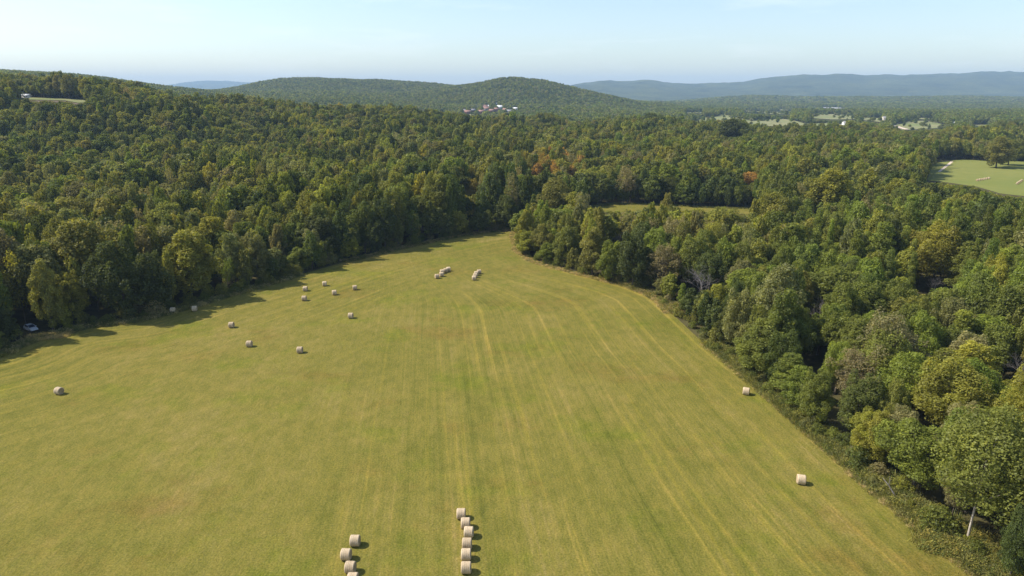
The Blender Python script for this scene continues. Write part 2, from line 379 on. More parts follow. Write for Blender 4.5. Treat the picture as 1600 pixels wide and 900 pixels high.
    gr = ramp(nt, fine2, [(.35, (.66, .68, .62)), (.5, (1, 1, 1)), (.65, (1.38, 1.33, 1.36))]); c = mixc(nt, .8, c, gr, 'MULTIPLY')
    mot = noise(nt, scaled(nt, p, (1, .55, 1)), .42, 4, .7); c = mixc(nt, .9, c, ramp(nt, mot, [(.36, (.84, .88, .82)), (.5, (1, 1, 1)), (.64, (1.15, 1.09, 1.1))]), 'MULTIPLY')
    hh = math_(nt, 'ADD', math_(nt, 'MULTIPLY', fine2, .5), fine)
    bsdf(nt, o, c, .95, .05, bumpn(nt, hh, .16, .8)); me.materials.append(m)
    f = obj('hay_field', me); tag(f, kind='structure'); return m
M_FIELD = field()

# ---------------------------------------------------------------- far clearings, roads (sheets on the ground)
MASKS = []        # (pixel polygon, near Y, far Y)
def sheet(name, poly, m, off=None, mask=True, ny=14, nx=28, pad=0):
    ys = [q[1] for q in poly]; y0, y1 = min(ys), max(ys); V = []
    for j in range(ny):
        py = y0 + .01 + (y1 - y0 - .02) * j / (ny - 1); xs = []
        for (xa, ya), (xb, yb) in zip(poly, poly[1:] + poly[:1]):
            if (ya <= py) != (yb <= py): xs.append(xa + (xb - xa) * (py - ya) / (yb - ya))
        xa, xb = min(xs), max(xs)
        for i in range(nx):
            X, Y, Z = hit(xa + (xb - xa) * i / (nx - 1), py); V.append((X, Y, Z + (off if off is not None else .05 + .0009 * max(0, Y - 400))))
    V = np.array(V); me = mesh_np(name, V, grid_faces(ny, nx)[:, ::-1], [m])
    o = obj(name, me); tag(o, kind='structure')
    if mask: MASKS.append((poly, V[:, 1].min() - (140 if V[:, 1].min() < 1000 else 450), V[:, 1].max() + 5))
    return o
def meadow_mat(name, a, b, g):
    m, nt, o = mat(name); p = pos(nt); n1 = noise(nt, p, .03, 5, .65); n2 = noise(nt, scaled(nt, p, (1, .3, 1)), .25, 3); n3 = noise(nt, p, .012, 3)
    c = ramp(nt, math_(nt, 'MULTIPLY', math_(nt, 'ADD', n1, n2), .5), [(.38, a), (.62, b)])
    c = mixc(nt, ramp(nt, n3, [(.45, (0, 0, 0)), (.62, (1, 1, 1))]), c, g)
    bsdf(nt, o, c, .95, .05); return m
M_MEADOW = meadow_mat('green_meadow', (.165, .180, .045), (.215, .215, .060), (.165, .185, .046))
M_PASTURE = meadow_mat('dry_pasture', (.185, .195, .085), (.27, .245, .12), (.175, .20, .072))
M_DIRT = plain('pale_gravel', (.60, .48, .37), .95, .05, .15, .3)
MEADOW_PX = [(1448, 284), (1453, 268), (1462, 250.5), (1500, 249.5), (1560, 252), (1600, 252), (1680, 254), (1680, 318), (1600, 306), (1565, 303), (1545, 297), (1520, 290), (1470, 284)]
sheet('meadow', MEADOW_PX, M_MEADOW, off=.04)
tr = [(1467, 268.5), (1474, 263), (1482, 257), (1487, 252.5)]
sheet('dirt_track', [(x - 2.2, y) for x, y in tr] + [(x + 2.6, y) for x, y in reversed(tr)], M_DIRT, off=.08, mask=False, ny=20, nx=4)
sheet('hill_clearing', [(46, 152.9), (90, 154.2), (130, 156.4), (139, 160.5), (122, 161), (100, 157), (70, 156.6), (46, 156)], M_PASTURE)
sheet('earth_bank', [(56, 157.4), (100, 158.2), (122, 161.8), (130, 164), (104, 168), (84, 166), (62, 162)], plain('bare_brown_earth', (.13, .10, .07), .95, .05, .5, .12), mask=False)
sheet('hill_road', [(272, 163.2), (300, 164), (330, 166.3), (332, 168.2), (300, 166.6), (272, 165.4)], M_DIRT, ny=6)
FAR_FIELDS = [
    [(1085, 185), (1120, 183), (1128, 178.5), (1150, 184), (1178, 190), (1180, 193), (1090, 193)],
    [(1172, 190), (1200, 187), (1225, 186.5), (1245, 190), (1262, 195), (1255, 199), (1175, 197)],
    [(1160, 173.5), (1200, 175), (1238, 176.5), (1238, 179), (1200, 178.5), (1160, 175.5)],
    [(1265, 180), (1300, 179), (1335, 181), (1340, 187), (1300, 187.5), (1265, 185)],
    [(1345, 184), (1380, 185.5), (1378, 192), (1345, 188)],
    [(1082, 189.5), (1110, 188.8), (1122, 190), (1122, 192), (1082, 192)],
    [(1250, 194), (1290, 193.2), (1318, 195), (1318, 197), (1285, 197.6), (1250, 196.6)],
    [(1430, 184.5), (1462, 186), (1462, 188), (1430, 186.6)],
    [(1216, 171.6), (1262, 172.4), (1262, 174), (1216, 173.2)],
    [(1392, 196), (1410, 193), (1425, 188.5), (1450, 190.5), (1480, 196), (1478, 200), (1410, 204)],
    [(732, 179.5), (750, 180.2), (750, 182), (732, 181)],
    [(788, 184.3), (806, 185), (806, 186.6), (788, 186)],
    [(1517, 195.5), (1548, 195.5), (1548, 198), (1517, 198)],
    [(1070, 176.5), (1100, 175.5), (1100, 177), (1070, 178)],
]
for q in FAR_FIELDS: sheet('pasture', q, M_PASTURE)
rd = [(1416, 203.6), (1403, 199.5), (1393, 196.2), (1392, 195), (1403, 193.2)]
sheet('gravel_road', [(1391, 194.2), (1406, 193.4), (1395.5, 195.4), (1410, 200.5), (1421, 203.6), (1413, 203.6), (1399, 199.6)], M_DIRT, off=1.6, mask=False, ny=24, nx=4)
sheet('highway', [(1284, 168.3), (1305, 168.6), (1321, 170), (1321, 171), (1300, 169.9), (1284, 169.4)], plain('pale_concrete', (.5, .48, .45)), ny=5)

# ---------------------------------------------------------------- tree meshes
def leaf_cloud(rg, lobes, n, size, up=.35, core=.72):
    """leaf faces on the outer skin of overlapping lobes; returns verts (4n,3), faces, leafvar"""
    C = np.array([l[0] for l in lobes]); Rr = np.array([l[1] for l in lobes]); Q = np.array([l[2] for l in lobes])
    wgt = Rr ** 2; wgt = wgt / wgt.sum(); P = []; D = []; LV = []
    cen = C.mean(0); tone = rg.uniform(.25, .75, len(lobes))
    while sum(map(len, P)) < n:
        k = rg.choice(len(lobes), 2 * n, p=wgt); d = rg.normal(size=(2 * n, 3)); d[:, 2] += .25; d /= np.linalg.norm(d, axis=1)[:, None]
        rad = Rr[k] * rg.uniform(.62, 1.16, 2 * n) * (1 + .12 * np.sin(d[:, 0] * 7 + k) * np.sin(d[:, 1] * 6 + 2 * k))
        p = C[k] + d * rad[:, None] * np.stack([np.ones(2 * n), np.ones(2 * n), Q[k]], -1)
        dist = np.linalg.norm((p[:, None] - C[None]) / np.stack([np.ones_like(Q), np.ones_like(Q), Q], -1)[None], axis=2) / Rr[None]
        ok = (dist.min(1) > core)
        P.append(p[ok]); D.append(d[ok]); LV.append(tone[k][ok] + rg.normal(0, .17, ok.sum()))
    P = np.concatenate(P)[:n]; D = np.concatenate(D)[:n]; LV = np.clip(np.concatenate(LV)[:n], 0, 1)
    nr = D * .75 + rg.normal(0, .62, (n, 3)) + np.array([0, 0, up + .15]); nr /= np.linalg.norm(nr, axis=1)[:, None]
    a = np.cross(nr, rg.normal(size=(n, 3))); a /= np.linalg.norm(a, axis=1)[:, None]; b = np.cross(nr, a)
    s = size * rg.uniform(.6, 1.35, n)[:, None]; q = rg.uniform(.5, .9, n)[:, None]; bend = nr * s * rg.uniform(-.25, .1, n)[:, None]
    V = np.stack([P - a * s + bend, P - b * s * q * rg.uniform(.6, 1, n)[:, None], P + a * s * rg.uniform(.7, 1, n)[:, None] + bend, P + b * s * q], 1).reshape(-1, 3)
    Fc = np.arange(4 * n).reshape(n, 4)
    return V, Fc, np.repeat(LV, 4)
def crown_lobes(rg, h=16.0, r=5.0, base=4.0, n=34, lump=1.0, point=0.0):
    out = []; cz = (h + base) / 2; hz = (h - base) / 2; n = int(n * 1.7)
    skew = rg.normal(0, .10, 2) * r; ph0 = rg.uniform(0, 6.28, 3)
    for i in range(n):
        t = (i + .5) / n; ph = i * 2.39996 + rg.uniform(-.5, .5); zz = 1 - 1.8 * t
        zz += rg.uniform(-.14, .14); zz = max(-.9, min(.98, zz)); rr = math.sqrt(max(0, 1 - zz * zz)) ** (1 + point)
        if zz > 0: rr *= 1 - point * .45 * zz
        side = 1 + .22 * math.sin(2 * ph + ph0[0]) + .14 * math.sin(3 * ph + ph0[1])     # uneven outline
        k = rg.uniform(.50, .92) * side; lr = r * rg.uniform(.15, .30) * lump
        z = cz + zz * hz * rg.uniform(.66, .98) * (1 + .10 * math.sin(ph + ph0[2]))
        out.append(((rr * r * k * math.cos(ph) + skew[0] * zz, rr * r * k * math.sin(ph) + skew[1] * zz, z), lr, rg.uniform(.8, 1.35)))
    for i in range(int(rg.integers(2, 6))):                                                # upright leaders
        a = rg.uniform(0, 6.28); q = rg.uniform(.1, .55) * r
        for j in range(3): out.append(((q * math.cos(a), q * math.sin(a), cz + hz * (.62 + .17 * j + rg.uniform(-.05, .05))), r * (.24 - .05 * j), 1.3))
    for i in range(6): out.append(((rg.normal(0, .2) * r, rg.normal(0, .2) * r, cz + rg.uniform(-.5, .5) * hz), r * .36, 1.0))
    return out
def trunk_mb(rg, h, r0, lobes, nl=5, fork=.35, n=6):
    mb = MB(); lean = rg.normal(0, .03, 2) * h; top = h * .72
    P = [(0, 0, -.6), (0, 0, .5), (lean[0] * .3, lean[1] * .3, h * .25), (lean[0] * .7, lean[1] * .7, h * .5), (lean[0], lean[1], top)]
    mb.tube(P, [r0 * 1.5, r0 * 1.05, r0 * .85, r0 * .6, r0 * .2], n)
    ids = rg.choice(len(lobes), min(nl, len(lobes)), replace=False)
    for i in ids:
        c = Vector(lobes[i][0]); z0 = min(c.z - 1.0, h * rg.uniform(fork, .55)); z0 = max(z0, h * .12); f = z0 / top
        s = Vector((lean[0] * f, lean[1] * f, z0)); mid = s.lerp(c, .55) + Vector((0, 0, .5))
        mb.tube([s, mid, c], [r0 * .42, r0 * .26, r0 * .1], 5)
    return mb
def add_leafvar(me, n_before, lv):
    a = np.full(len(me.vertices), .5, np.float32); a[n_before:n_before + len(lv)] = lv; fattr(me, 'leafvar', a)
def pine_lobes(rg, h, r, base):
    out = []; n = 26
    for i in range(n):
        t = i / (n - 1); z = base + (h - base) * t; rr = r * (1 - t) ** .7 * rg.uniform(.35, .85); a = i * 2.4 + rg.uniform(-.5, .5)
        out.append(((rr * math.cos(a), rr * math.sin(a), z), r * (.30 + .16 * (1 - t)) * rg.uniform(.8, 1.1), .62))
    return out
def make_variant(seed, kind, n, size):
    rg = np.random.default_rng(seed)
    if kind == 'broad':
        h = 16; r = rg.uniform(4.3, 5.7); base = rg.uniform(2.4, 5.2); L = crown_lobes(rg, h, r, base, int(rg.integers(28, 42)), rg.uniform(.85, 1.1), rg.uniform(0, .5)); fork = .25; r0 = .26
    elif kind == 'edge':
        h = 16; r = rg.uniform(4.6, 5.4); base = .6; L = crown_lobes(rg, h, r, base, int(rg.integers(40, 50)), .85, rg.uniform(.0, .4)); fork = .15; r0 = .25
    elif kind == 'pine':
        h = 16; r = 3.3; base = 5.0; L = pine_lobes(rg, h, r, base); fork = .4; r0 = .22
    elif kind == 'thin':
        h = 16; r = 5.0; base = 3.0; L = crown_lobes(rg, h, r, base, 40, .7, .2); fork = .25; r0 = .2
    elif kind == 'shrub':
        h = 4; r = 2.3; base = -.6; L = crown_lobes(rg, h, r, base, 16, 1.15, .1); fork = .1; r0 = .07
    V, Fc, lv = leaf_cloud(rg, L, n, size, core=.62 if kind == 'thin' else .74)
    mb = trunk_mb(rg, h, r0, L, 4 if kind in ('pine', 'shrub') else (14 if kind == 'thin' else 7), fork)
    if kind == 'thin':
        mb2 = bare_mb(rg, h * .95, .2, 3); mb.add(mb2.v, mb2.f)
    return V, Fc, lv, mb
def bare_mb(rg, h, r0, depth=4):
    mb = MB()
    def grow(p, d, L, r, k):
        q = p + d * L; m = p.lerp(q, .5) + Vector(rg.normal(0, .05, 3)) * L
        mb.tube([p, m, q], [r, r * .8, r * .55], 5 if k > 1 else 3, cap=False)
        if k == 0: return
        for i in range(int(rg.integers(3, 5))):
            nd = (d + Vector(rg.normal(0, .48, 3)) + Vector((0, 0, .12))).normalized()
            grow(p.lerp(q, rg.uniform(.55, 1)), nd, L * rg.uniform(.55, .8), r * .5, k - 1)
    grow(Vector((0, 0, -.4)), Vector((rg.normal(0, .06), rg.normal(0, .06), 1)).normalized(), h * .38, r0, depth)
    return mb
def single_meshes(v, name):
    V, Fc, lv, mb = v
    cm = mesh_np('crown', V, Fc, [M_LEAF]); add_leafvar(cm, 0, lv)
    tm = mb.mesh('trunk', M_BARK); return cm, tm
protos = {}
def proto_coll(cname, variants):
    c = bpy.data.collections.new(cname)
    for i, v in enumerate(variants):
        V, Fc, lv, mb = v; b = len(V)
        faces = [tuple(f) for f in Fc.tolist()] + [tuple(i_ + b for i_ in f) for f in mb.f]
        me = mesh_np(cname, np.concatenate([V, np.array([tuple(p) for p in mb.v])]), faces, [M_LEAF, M_BARK], [0] * len(Fc) + [1] * len(mb.f))
        add_leafvar(me, 0, lv); o = bpy.data.objects.new('%s_%02d' % (cname, i), me); c.objects.link(o)
    return c
near_v = {'broad': [make_variant(100 + i, 'broad', 13000, .215) for i in range(9)],
          'edge': [make_variant(140 + i, 'edge', 15000, .215) for i in range(6)],
          'thin': [make_variant(160 + i, 'thin', 7000, .165) for i in range(4)],
          'pine': [make_variant(180 + i, 'pine', 9000, .17) for i in range(5)],
          'shrub': [make_variant(200 + i, 'shrub', 2200, .16) for i in range(5)],
          'close broad': [make_variant(220 + i, 'broad', 19000, .165) for i in range(4)],
          'close edge': [make_variant(230 + i, 'edge', 21000, .165) for i in range(4)]}
SINGLE = {k: [single_meshes(v, k) for v in vs_] for k, vs_ in near_v.items()}
MID = {'broad': proto_coll('mid_broadleaf', [make_variant(300 + i, 'broad', 3600, .40) for i in range(14)] + [make_variant(310 + i, 'edge', 4000, .40) for i in range(3)] + [make_variant(315 + i, 'thin', 2200, .27) for i in range(2)]),
       'pine': proto_coll('mid_pine', [make_variant(330 + i, 'pine', 2600, .31) for i in range(5)])}
FARP = {'broad': proto_coll('far_broadleaf', [make_variant(400 + i, 'broad', 420, 1.12) for i in range(8)] + [make_variant(420 + i, 'pine', 350, .8) for i in range(3)])}

# ---------------------------------------------------------------- scatter node group (woods that no one could count)
def scatter_group(name, coll):
    ng = bpy.data.node_groups.new(name, 'GeometryNodeTree')
    ng.interface.new_socket('Geometry', in_out='INPUT', socket_type='NodeSocketGeometry')
    ng.interface.new_socket('Geometry', in_out='OUTPUT', socket_type='NodeSocketGeometry')
    i = ng.nodes.new('NodeGroupInput'); o = ng.nodes.new('NodeGroupOutput')
    ci = ng.nodes.new('GeometryNodeCollectionInfo'); ci.inputs['Collection'].default_value = coll
    ci.inputs['Separate Children'].default_value = True; ci.inputs['Reset Children'].default_value = True
    ip = ng.nodes.new('GeometryNodeInstanceOnPoints'); ip.inputs['Pick Instance'].default_value = True
    def na(nm, t):
        n = ng.nodes.new('GeometryNodeInputNamedAttribute'); n.data_type = t; n.inputs['Name'].default_value = nm; return n.outputs['Attribute']
    L = ng.links.new
    L(i.outputs[0], ip.inputs['Points']); L(ci.outputs[0], ip.inputs['Instance']); L(na('variant', 'INT'), ip.inputs['Instance Index'])
    r = ng.nodes.new('FunctionNodeEulerToRotation'); L(na('turn', 'FLOAT_VECTOR'), r.inputs[0]); L(r.outputs[0], ip.inputs['Rotation'])
    L(na('size', 'FLOAT_VECTOR'), ip.inputs['Scale']); L(ip.outputs[0], o.inputs[0]); return ng
def scatter(name, coll, P, variant, turn, size, tint):
    n = len(P); me = bpy.data.meshes.new(name); me.vertices.add(n); me.vertices.foreach_set('co', np.asarray(P, np.float32).ravel())
    a = me.attributes.new('variant', 'INT', 'POINT'); a.data.foreach_set('value', np.asarray(variant, np.int32))
    for nm, v in (('turn', turn), ('size', size)):
        a = me.attributes.new(nm, 'FLOAT_VECTOR', 'POINT'); a.data.foreach_set('vector', np.asarray(v, np.float32).ravel())
    a = me.attributes.new('tint', 'FLOAT_COLOR', 'POINT'); a.data.foreach_set('color', np.concatenate([tint, np.ones((n, 1))], 1).astype(np.float32).ravel())
    o = obj(name, me); tag(o, kind='stuff'); md = o.modifiers.new('scatter', 'NODES'); md.node_group = scatter_group(name, coll); return o

# ---------------------------------------------------------------- tints
TONES = {  # name -> albedo
    'dark green': (.088, .104, .026), 'deep green': (.124, .142, .029), 'mid green': (.168, .180, .034), 'olive green': (.214, .202, .044),
    'grey green': (.208, .198, .070), 'bright green': (.185, .212, .033), 'yellow green': (.250, .240, .037), 'golden': (.30, .24, .038),
    'brownish': (.245, .205, .092), 'orange': (.45, .275, .062)}
TN = list(TONES); TV = np.array([TONES[k] for k in TN]) * np.array([1.06, 1.10, 1.0])
def tone_pick(rg, X, Y):
    """tone index for each tree, clustered, greyer on the left and greener on the right"""
    n = len(X); side = sstep(-60, 120, X / np.maximum(Y, 1) * 400)
    base_l = np.array([.13, .13, .15, .25, .20, .03, .11, .006, .035, .0]); base_r = np.array([.06, .14, .26, .22, .09, .10, .15, .0, .03, .0])
    w_ = base_l[None] * (1 - side)[:, None] + base_r[None] * side[:, None]
    c = np.stack([vnoise(X, Y, 42, 60 + k) for k in range(len(TN))], 1); w_ = w_ * (.10 + 3.4 * c ** 3)
    cs = np.cumsum(w_ / w_.sum(1)[:, None], 1); return (rg.random(n)[:, None] > cs).sum(1).clip(0, len(TN) - 1)

# ---------------------------------------------------------------- trees: landmarks first
# px, py of the foot, height px, crown width px, tone, kind, label
LM = [
    (1510, 848, 205, 150, 'mid green', 'pale', 'tall feathery green tree with a pale bare trunk at the bottom right corner'),
    (1425, 772, 120, 110, 'bright green', 'broad', 'rounded bright green tree just left of the tree with the pale trunk'),
    (1340, 690, 110, 85, 'deep green', 'edge', 'deep green tree at the right field edge left of the bright green rounded tree'),
    (1330, 640, 95, 80, 'brownish', 'thin', 'thin brownish tree with bare twigs showing behind the right field edge'),
    (1585, 820, 150, 110, 'dark green', 'edge', 'dark green tree cut by the right border beside the pale-trunked tree'),
    (1470, 690, 130, 120, 'yellow green', 'broad', 'broad yellow green tree behind the pale-trunked tree'),
    (195, 497, 118, 80, 'dark green', 'edge', 'tall dark tree in front of the left wood by the shaded bales'),
    (140, 478, 132, 105, 'olive green', 'broad', 'big pale olive tree rising behind the dark tree of the left wood'),
    (116, 504, 78, 46, 'yellow green', 'edge', 'small yellow green tree left of the tall dark tree'),
    (300, 468, 102, 85, 'yellow green', 'edge', 'broad yellow green tree above the shaded bales at the left wood edge'),
    (245, 488, 92, 60, 'dark green', 'edge', 'dark tree between the tall dark tree and the yellow green one'),
    (2, 538, 66, 50, 'dark green', 'edge', 'low dark tree left of the parked car'),
    (822, 384, 54, 36, 'yellow green', 'edge', 'yellow green tree at the tip of the grove where the field narrows'),
    (850, 401, 50, 38, 'olive green', 'edge', 'olive tree second from the tip of the grove'),
    (885, 414, 58, 46, 'mid green', 'edge', 'mid green tree third from the tip of the grove'),
    (925, 430, 72, 52, 'olive green', 'edge', 'olive tree with a golden top in the front row of the grove'),
    (955, 440, 62, 44, 'bright green', 'edge', 'bright green tree in the front row of the grove left of the dark one'),
    (988, 449, 88, 54, 'dark green', 'edge', 'dark tree standing highest in the front row of the grove'),
    (1036, 455, 72, 60, 'brownish', 'thin', 'sparse tan tree right of the dark tree of the grove'),
    (868, 350, 66, 56, 'olive green', 'broad', 'olive tree behind the tip of the grove against the dark wood'),
    (790, 357, 50, 44, 'deep green', 'edge', 'deep green tree at the far end of the hay field'),
    (1290, 352, 82, 80, 'yellow green', 'broad', 'large yellow green tree rising right of the far strip of field'),
    (1145, 235, 48, 60, 'dark green', 'broad', 'big round dark tree standing above the wood below the far pastures'),
    (1556, 262, 46, 46, 'olive green', 'edge', 'large olive tree standing alone in the right meadow'),
    (1575, 258, 38, 34, 'mid green', 'edge', 'green tree close behind the large meadow tree'),
    (838, 288, 32, 22, 'orange', 'broad', 'leftmost of the orange trees in the wood beyond the field'),
    (866, 287, 33, 18, 'orange', 'thin', 'middle of the orange trees in the wood beyond the field'),
    (893, 286, 27, 18, 'orange', 'thin', 'rightmost of the three orange trees in the wood beyond the field'),
    (1172, 300, 30, 30, 'orange', 'broad', 'single bright golden orange tree in the wood behind the far strip of field'),
    (735, 320, 40, 34, 'golden', 'broad', 'golden tree in the wood behind the far end of the hay field'),
    (1095, 475, 66, 62, None, 'bare', 'grey leafless tree on the right behind the grove'),
    (1455, 470, 40, 36, None, 'bare', 'pale leafless tree among the pines on the right'),
    (970, 400, 42, 30, None, 'bare', 'small grey leafless tree inside the grove'),
    (1275, 520, 62, 30, None, 'bare', 'leafless tree with white stems in the middle of the right wood'),
    (1590, 620, 70, 50, None, 'bare', 'leafless grey tree near the right border'),
]
TAKEN = []     # (x, y, radius)
NUM = {}
def plant(kind, x, y, z, rz, sx, sz, tint, label, group=None, cat='tree', name=None, bare_seed=0):
    root = empty(name or {'pine': 'pine_tree', 'shrub': 'shrub', 'bare': 'bare_tree'}.get(kind, 'broadleaf_tree'), (x, y, z), rz, (sx, sx, sz))
    tag(root, label, cat, group)
    if kind == 'bare':
        mb = bare_mb(np.random.default_rng(bare_seed), 17, .24, 5); k = len(mb.v)
        mb.obj('trunk', M_GREY, root)
        return root
    k = 'broad' if kind == 'pale' else kind
    if k in ('broad', 'edge') and math.hypot(x, y) < 150: k = 'close ' + k
    v = SINGLE[k][NUM.setdefault(k, 0) % len(SINGLE[k])]; NUM[k] += 1
    c = obj('crown', v[0], root); c['tint'] = [float(q) for q in tint]
    t = obj('stem' if kind == 'shrub' else 'trunk', v[1], root); return root
def zc_at(X, Y, Z): return Y * CP - (Z - CAM_H) * SP
for i, (px, py, hp, wp, tone, kind, label) in enumerate(LM):
    x, y, z = hit(px, py); s = zc_at(x, y, z) / F; h = hp * s * 1.0; r = wp * s / 2
    sz = h / 16; sx = r / (5.0 if kind != 'bare' else 5.5)
    tint = np.array(TONES[tone]) * (1.15 if kind == 'pale' else 1) if tone else (0, 0, 0)
    o = plant(kind, x, y, z, i * 1.7, sx, sz, tint, label, bare_seed=900 + i)
    if kind == 'pale':
        t = [c for c in o.children if c.name.startswith('trunk')][0]; me = t.data.copy(); me.materials.clear(); me.materials.append(M_PALE); t.data = me; t.scale = (.50, .50, 1)
        c = [c for c in o.children if c.name.startswith('crown')][0]; c.location = (.7, .4, 1.7); c.scale = (.95, .95, .92); o.rotation_euler.z = 0
        tag(t, 'pale bare trunk')
    TAKEN.append((x, y, r * (.45 if kind == 'pale' else 1)))

# ---------------------------------------------------------------- buildings
M_WHITE = plain('white_wall', (.80, .78, .74), .7, .2, .05, .5); M_CREAM = plain('cream_wall', (.62, .55, .45), .8, .2, .08, .5); M_BRICK = plain('red_brick', (.36, .17, .12), .9, .1, .15, .8)
M_RED = plain('red_roof', (.30, .17, .135), .8, .2, .12, .6); M_WROOF = plain('white_metal_roof', (.66, .66, .66), .45, .3, .04, .5); M_GROOF = plain('grey_shingles', (.26, .25, .25), .9, .1, .15, .8)
M_GLASS = plain('window_glass', (.04, .05, .07), .1, .5); M_DOOR = plain('door_paint', (.2, .13, .09), .6, .3)
HM = []; HPOS = []
def house(px, py, L, W, H, pitch, rz, wall, roof, name, label, cat='house', group=None, wins=3):
    x, y, z = hit(px, py)
    if y > 1200: L, W, H, pitch = L * 1.12, W * 1.12, H * 1.2, pitch * 1.2
    if y < 1000: HPOS.append((x, y))
    hw = max(2.2, .45 * L / zc_at(x, y, z) * F); HM.append(([(px - hw, py - 5.5), (px + hw, py - 5.5), (px + hw, py - .8), (px - hw, py - .8)], y - 420, y + 14)); r = empty(name, (x, y, z), R(rz)); tag(r, label, cat, group)
    a, b = L / 2, W / 2; mb = MB(); mb.add([(-a, -b, -2), (a, -b, -2), (a, b, -2), (-a, b, -2), (-a, -b, H), (a, -b, H), (a, b, H), (-a, b, H), (-a, 0, H + pitch), (a, 0, H + pitch)],
        [(0, 1, 5, 4), (2, 3, 7, 6), (1, 2, 6, 9, 5), (3, 0, 4, 8, 7)]); wl = mb.obj('wall', wall, r)
    o = .5; mb = MB()
    for s in (-1, 1):
        e = pitch / b * (b + o); V = [(-a - o, s * (b + o), H + pitch - e + .05), (a + o, s * (b + o), H + pitch - e + .05), (a + o, 0, H + pitch + .05), (-a - o, 0, H + pitch + .05)]
        V += [(p[0], p[1], p[2] + .2) for p in V]; mb.add(V, [(0, 1, 2, 3), (7, 6, 5, 4), (0, 4, 5, 1), (1, 5, 6, 2), (2, 6, 7, 3), (3, 7, 4, 0)])
    mb.obj('roof', roof, r)
    for k in range(wins):
        xx = -a + L * (k + .5) / wins
        for s in (-1, 1):
            f = MB().box(xx - .6, xx + .6, s * b - .04, s * b + .04, H * .35, H * .75).obj('window', M_GLASS, r)
            MB().box(xx - .7, xx + .7, s * b - .06 + s * .03, s * b + .06 + s * .03, H * .35 - .12, H * .35 - .01).obj('sill', M_WHITE, f)
    MB().box(-a * .15 - .5, -a * .15 + .5, -b - .07, -b + .05, 0, 2.1).obj('door', M_DOOR, r); return r
gv = 'houses of the village below the round hill'
house(757, 170, 16, 11, 5, 4, 10, M_CREAM, M_RED, 'house', 'red roofed house highest of the village', group=gv)
house(764, 169.5, 9, 9, 6, 2, 0, M_WHITE, M_WROOF, 'house', 'white roofed house right beside the highest red roof of the village', group=gv)
house(760, 173, 22, 12, 5, 4, 5, M_CREAM, M_RED, 'house', 'long red roofed house below the white roof in the village', group=gv)
house(782, 171.5, 17, 13, 6, 4, 15, M_WHITE, M_WROOF, 'hall', 'large white hall in the middle of the village', 'hall')
house(775, 175, 14, 10, 6, 3, 0, M_BRICK, M_RED, 'house', 'red brick house below the white hall', group=gv)
house(738, 176, 14, 10, 5, 3, 20, M_BRICK, M_GROOF, 'house', 'brick house at the left end of the village', group=gv)
house(790, 175, 12, 9, 5, 3, -10, M_BRICK, M_RED, 'house', 'brick house right of the white hall', group=gv)
house(745, 172, 12, 9, 5, 3, 30, M_CREAM, M_GROOF, 'house', 'cream house with grey roof at the upper left of the village', group=gv)
house(726, 176.5, 11, 8, 5, 3, -20, M_WHITE, M_GROOF, 'house', 'small white house among trees left of the village', group=gv)
house(776, 165, 11, 8, 4.5, 2.5, 0, M_WHITE, M_WROOF, 'house', 'small white house above the village on the hill foot', group=gv)
house(752, 178, 13, 9, 5, 3, 15, M_BRICK, M_RED, 'house', 'low red roofed house at the lower edge of the village', group=gv)
house(731, 178.5, 15, 10, 5, 3, 10, M_BRICK, M_RED, 'house', 'brick house with red roof lowest at the left end of the village', group=gv)
house(768, 176.5, 12, 9, 5, 3, 25, M_BRICK, M_RED, 'house', 'small brick house between the long red roof and the white hall', group=gv)
house(796, 177.5, 13, 9, 5, 3, 0, M_CREAM, M_GROOF, 'house', 'cream house lowest at the right side of the village', group=gv)
house(800, 172, 7, 7, 4, 2, 0, M_WHITE, M_WROOF, 'shed', 'small white shed at the right end of the village', 'shed')
house(807, 172, 14, 8, 4, 2, 0, M_WHITE, M_WROOF, 'shed', 'long white shed at the right end of the village', 'shed')
house(1489, 197, 10, 8, 4.5, 2, 0, M_WHITE, M_WROOF, 'barn', 'white barn alone by the far pasture on the right', 'barn')
house(1383, 188, 14, 9, 4.5, 2.5, 10, M_CREAM, M_GROOF, 'house', 'cream house among trees left of the pale winding road', wins=4)
house(1322, 196, 12, 8, 4, 2.5, 0, M_WHITE, M_GROOF, 'house', 'pale farmhouse among trees below the tan pasture')
house(29.5, 154, 3.6, 4, 3.0, 1.0, 10, M_WHITE, M_WROOF, 'house', 'small white house on the hill shoulder at the far left', wins=1)
house(42, 152.5, 8, 4, 2.2, 1.1, -6, M_WHITE, M_WROOF, 'house', 'long white house on the hill shoulder right of the small one', wins=2)
house(802.5, 207, 3, 3, 5, 2.0, 30, M_WHITE, M_WROOF, 'shed', 'narrow white shed showing out of the wood in the centre', 'shed', wins=1)
MASKS += HM

# ---------------------------------------------------------------- trees: the woods
def allowed_scale(X, Y, Z, H, W=None):
    """largest of a few scales at which a tree hides no clearing (0 = no tree)"""
    out = np.zeros(len(X)); done = np.zeros(len(X), bool)
    for s in (1.0, .8, .62, .48, .34):
        bad = np.zeros(len(X), bool)
        for poly, ya, yb in MASKS:
            near = (Y > ya) & (Y < yb)
            if not near.any(): continue
            for f in np.linspace(0, 1.08, 15):
                for sx in ((0,) if W is None or f < .2 or f > 1 else (-.8, 0, .8)):
                    px, py = project(X + sx * (0 if W is None else W * (.45 + .55 * s)), Y, Z + H * s * f); bad |= near & in_poly(px, py, poly)
        ok = ~bad & ~done; out[ok] = s; done |= ok
    return out
STRIP_PX = [(905, 329), (930, 326), (985, 322), (1050, 323), (1100, 326), (1172, 329.5), (1172, 333.5), (1100, 329.5), (1050, 326), (985, 326), (930, 329.5)]
MASKS.append((STRIP_PX, 225, 350))
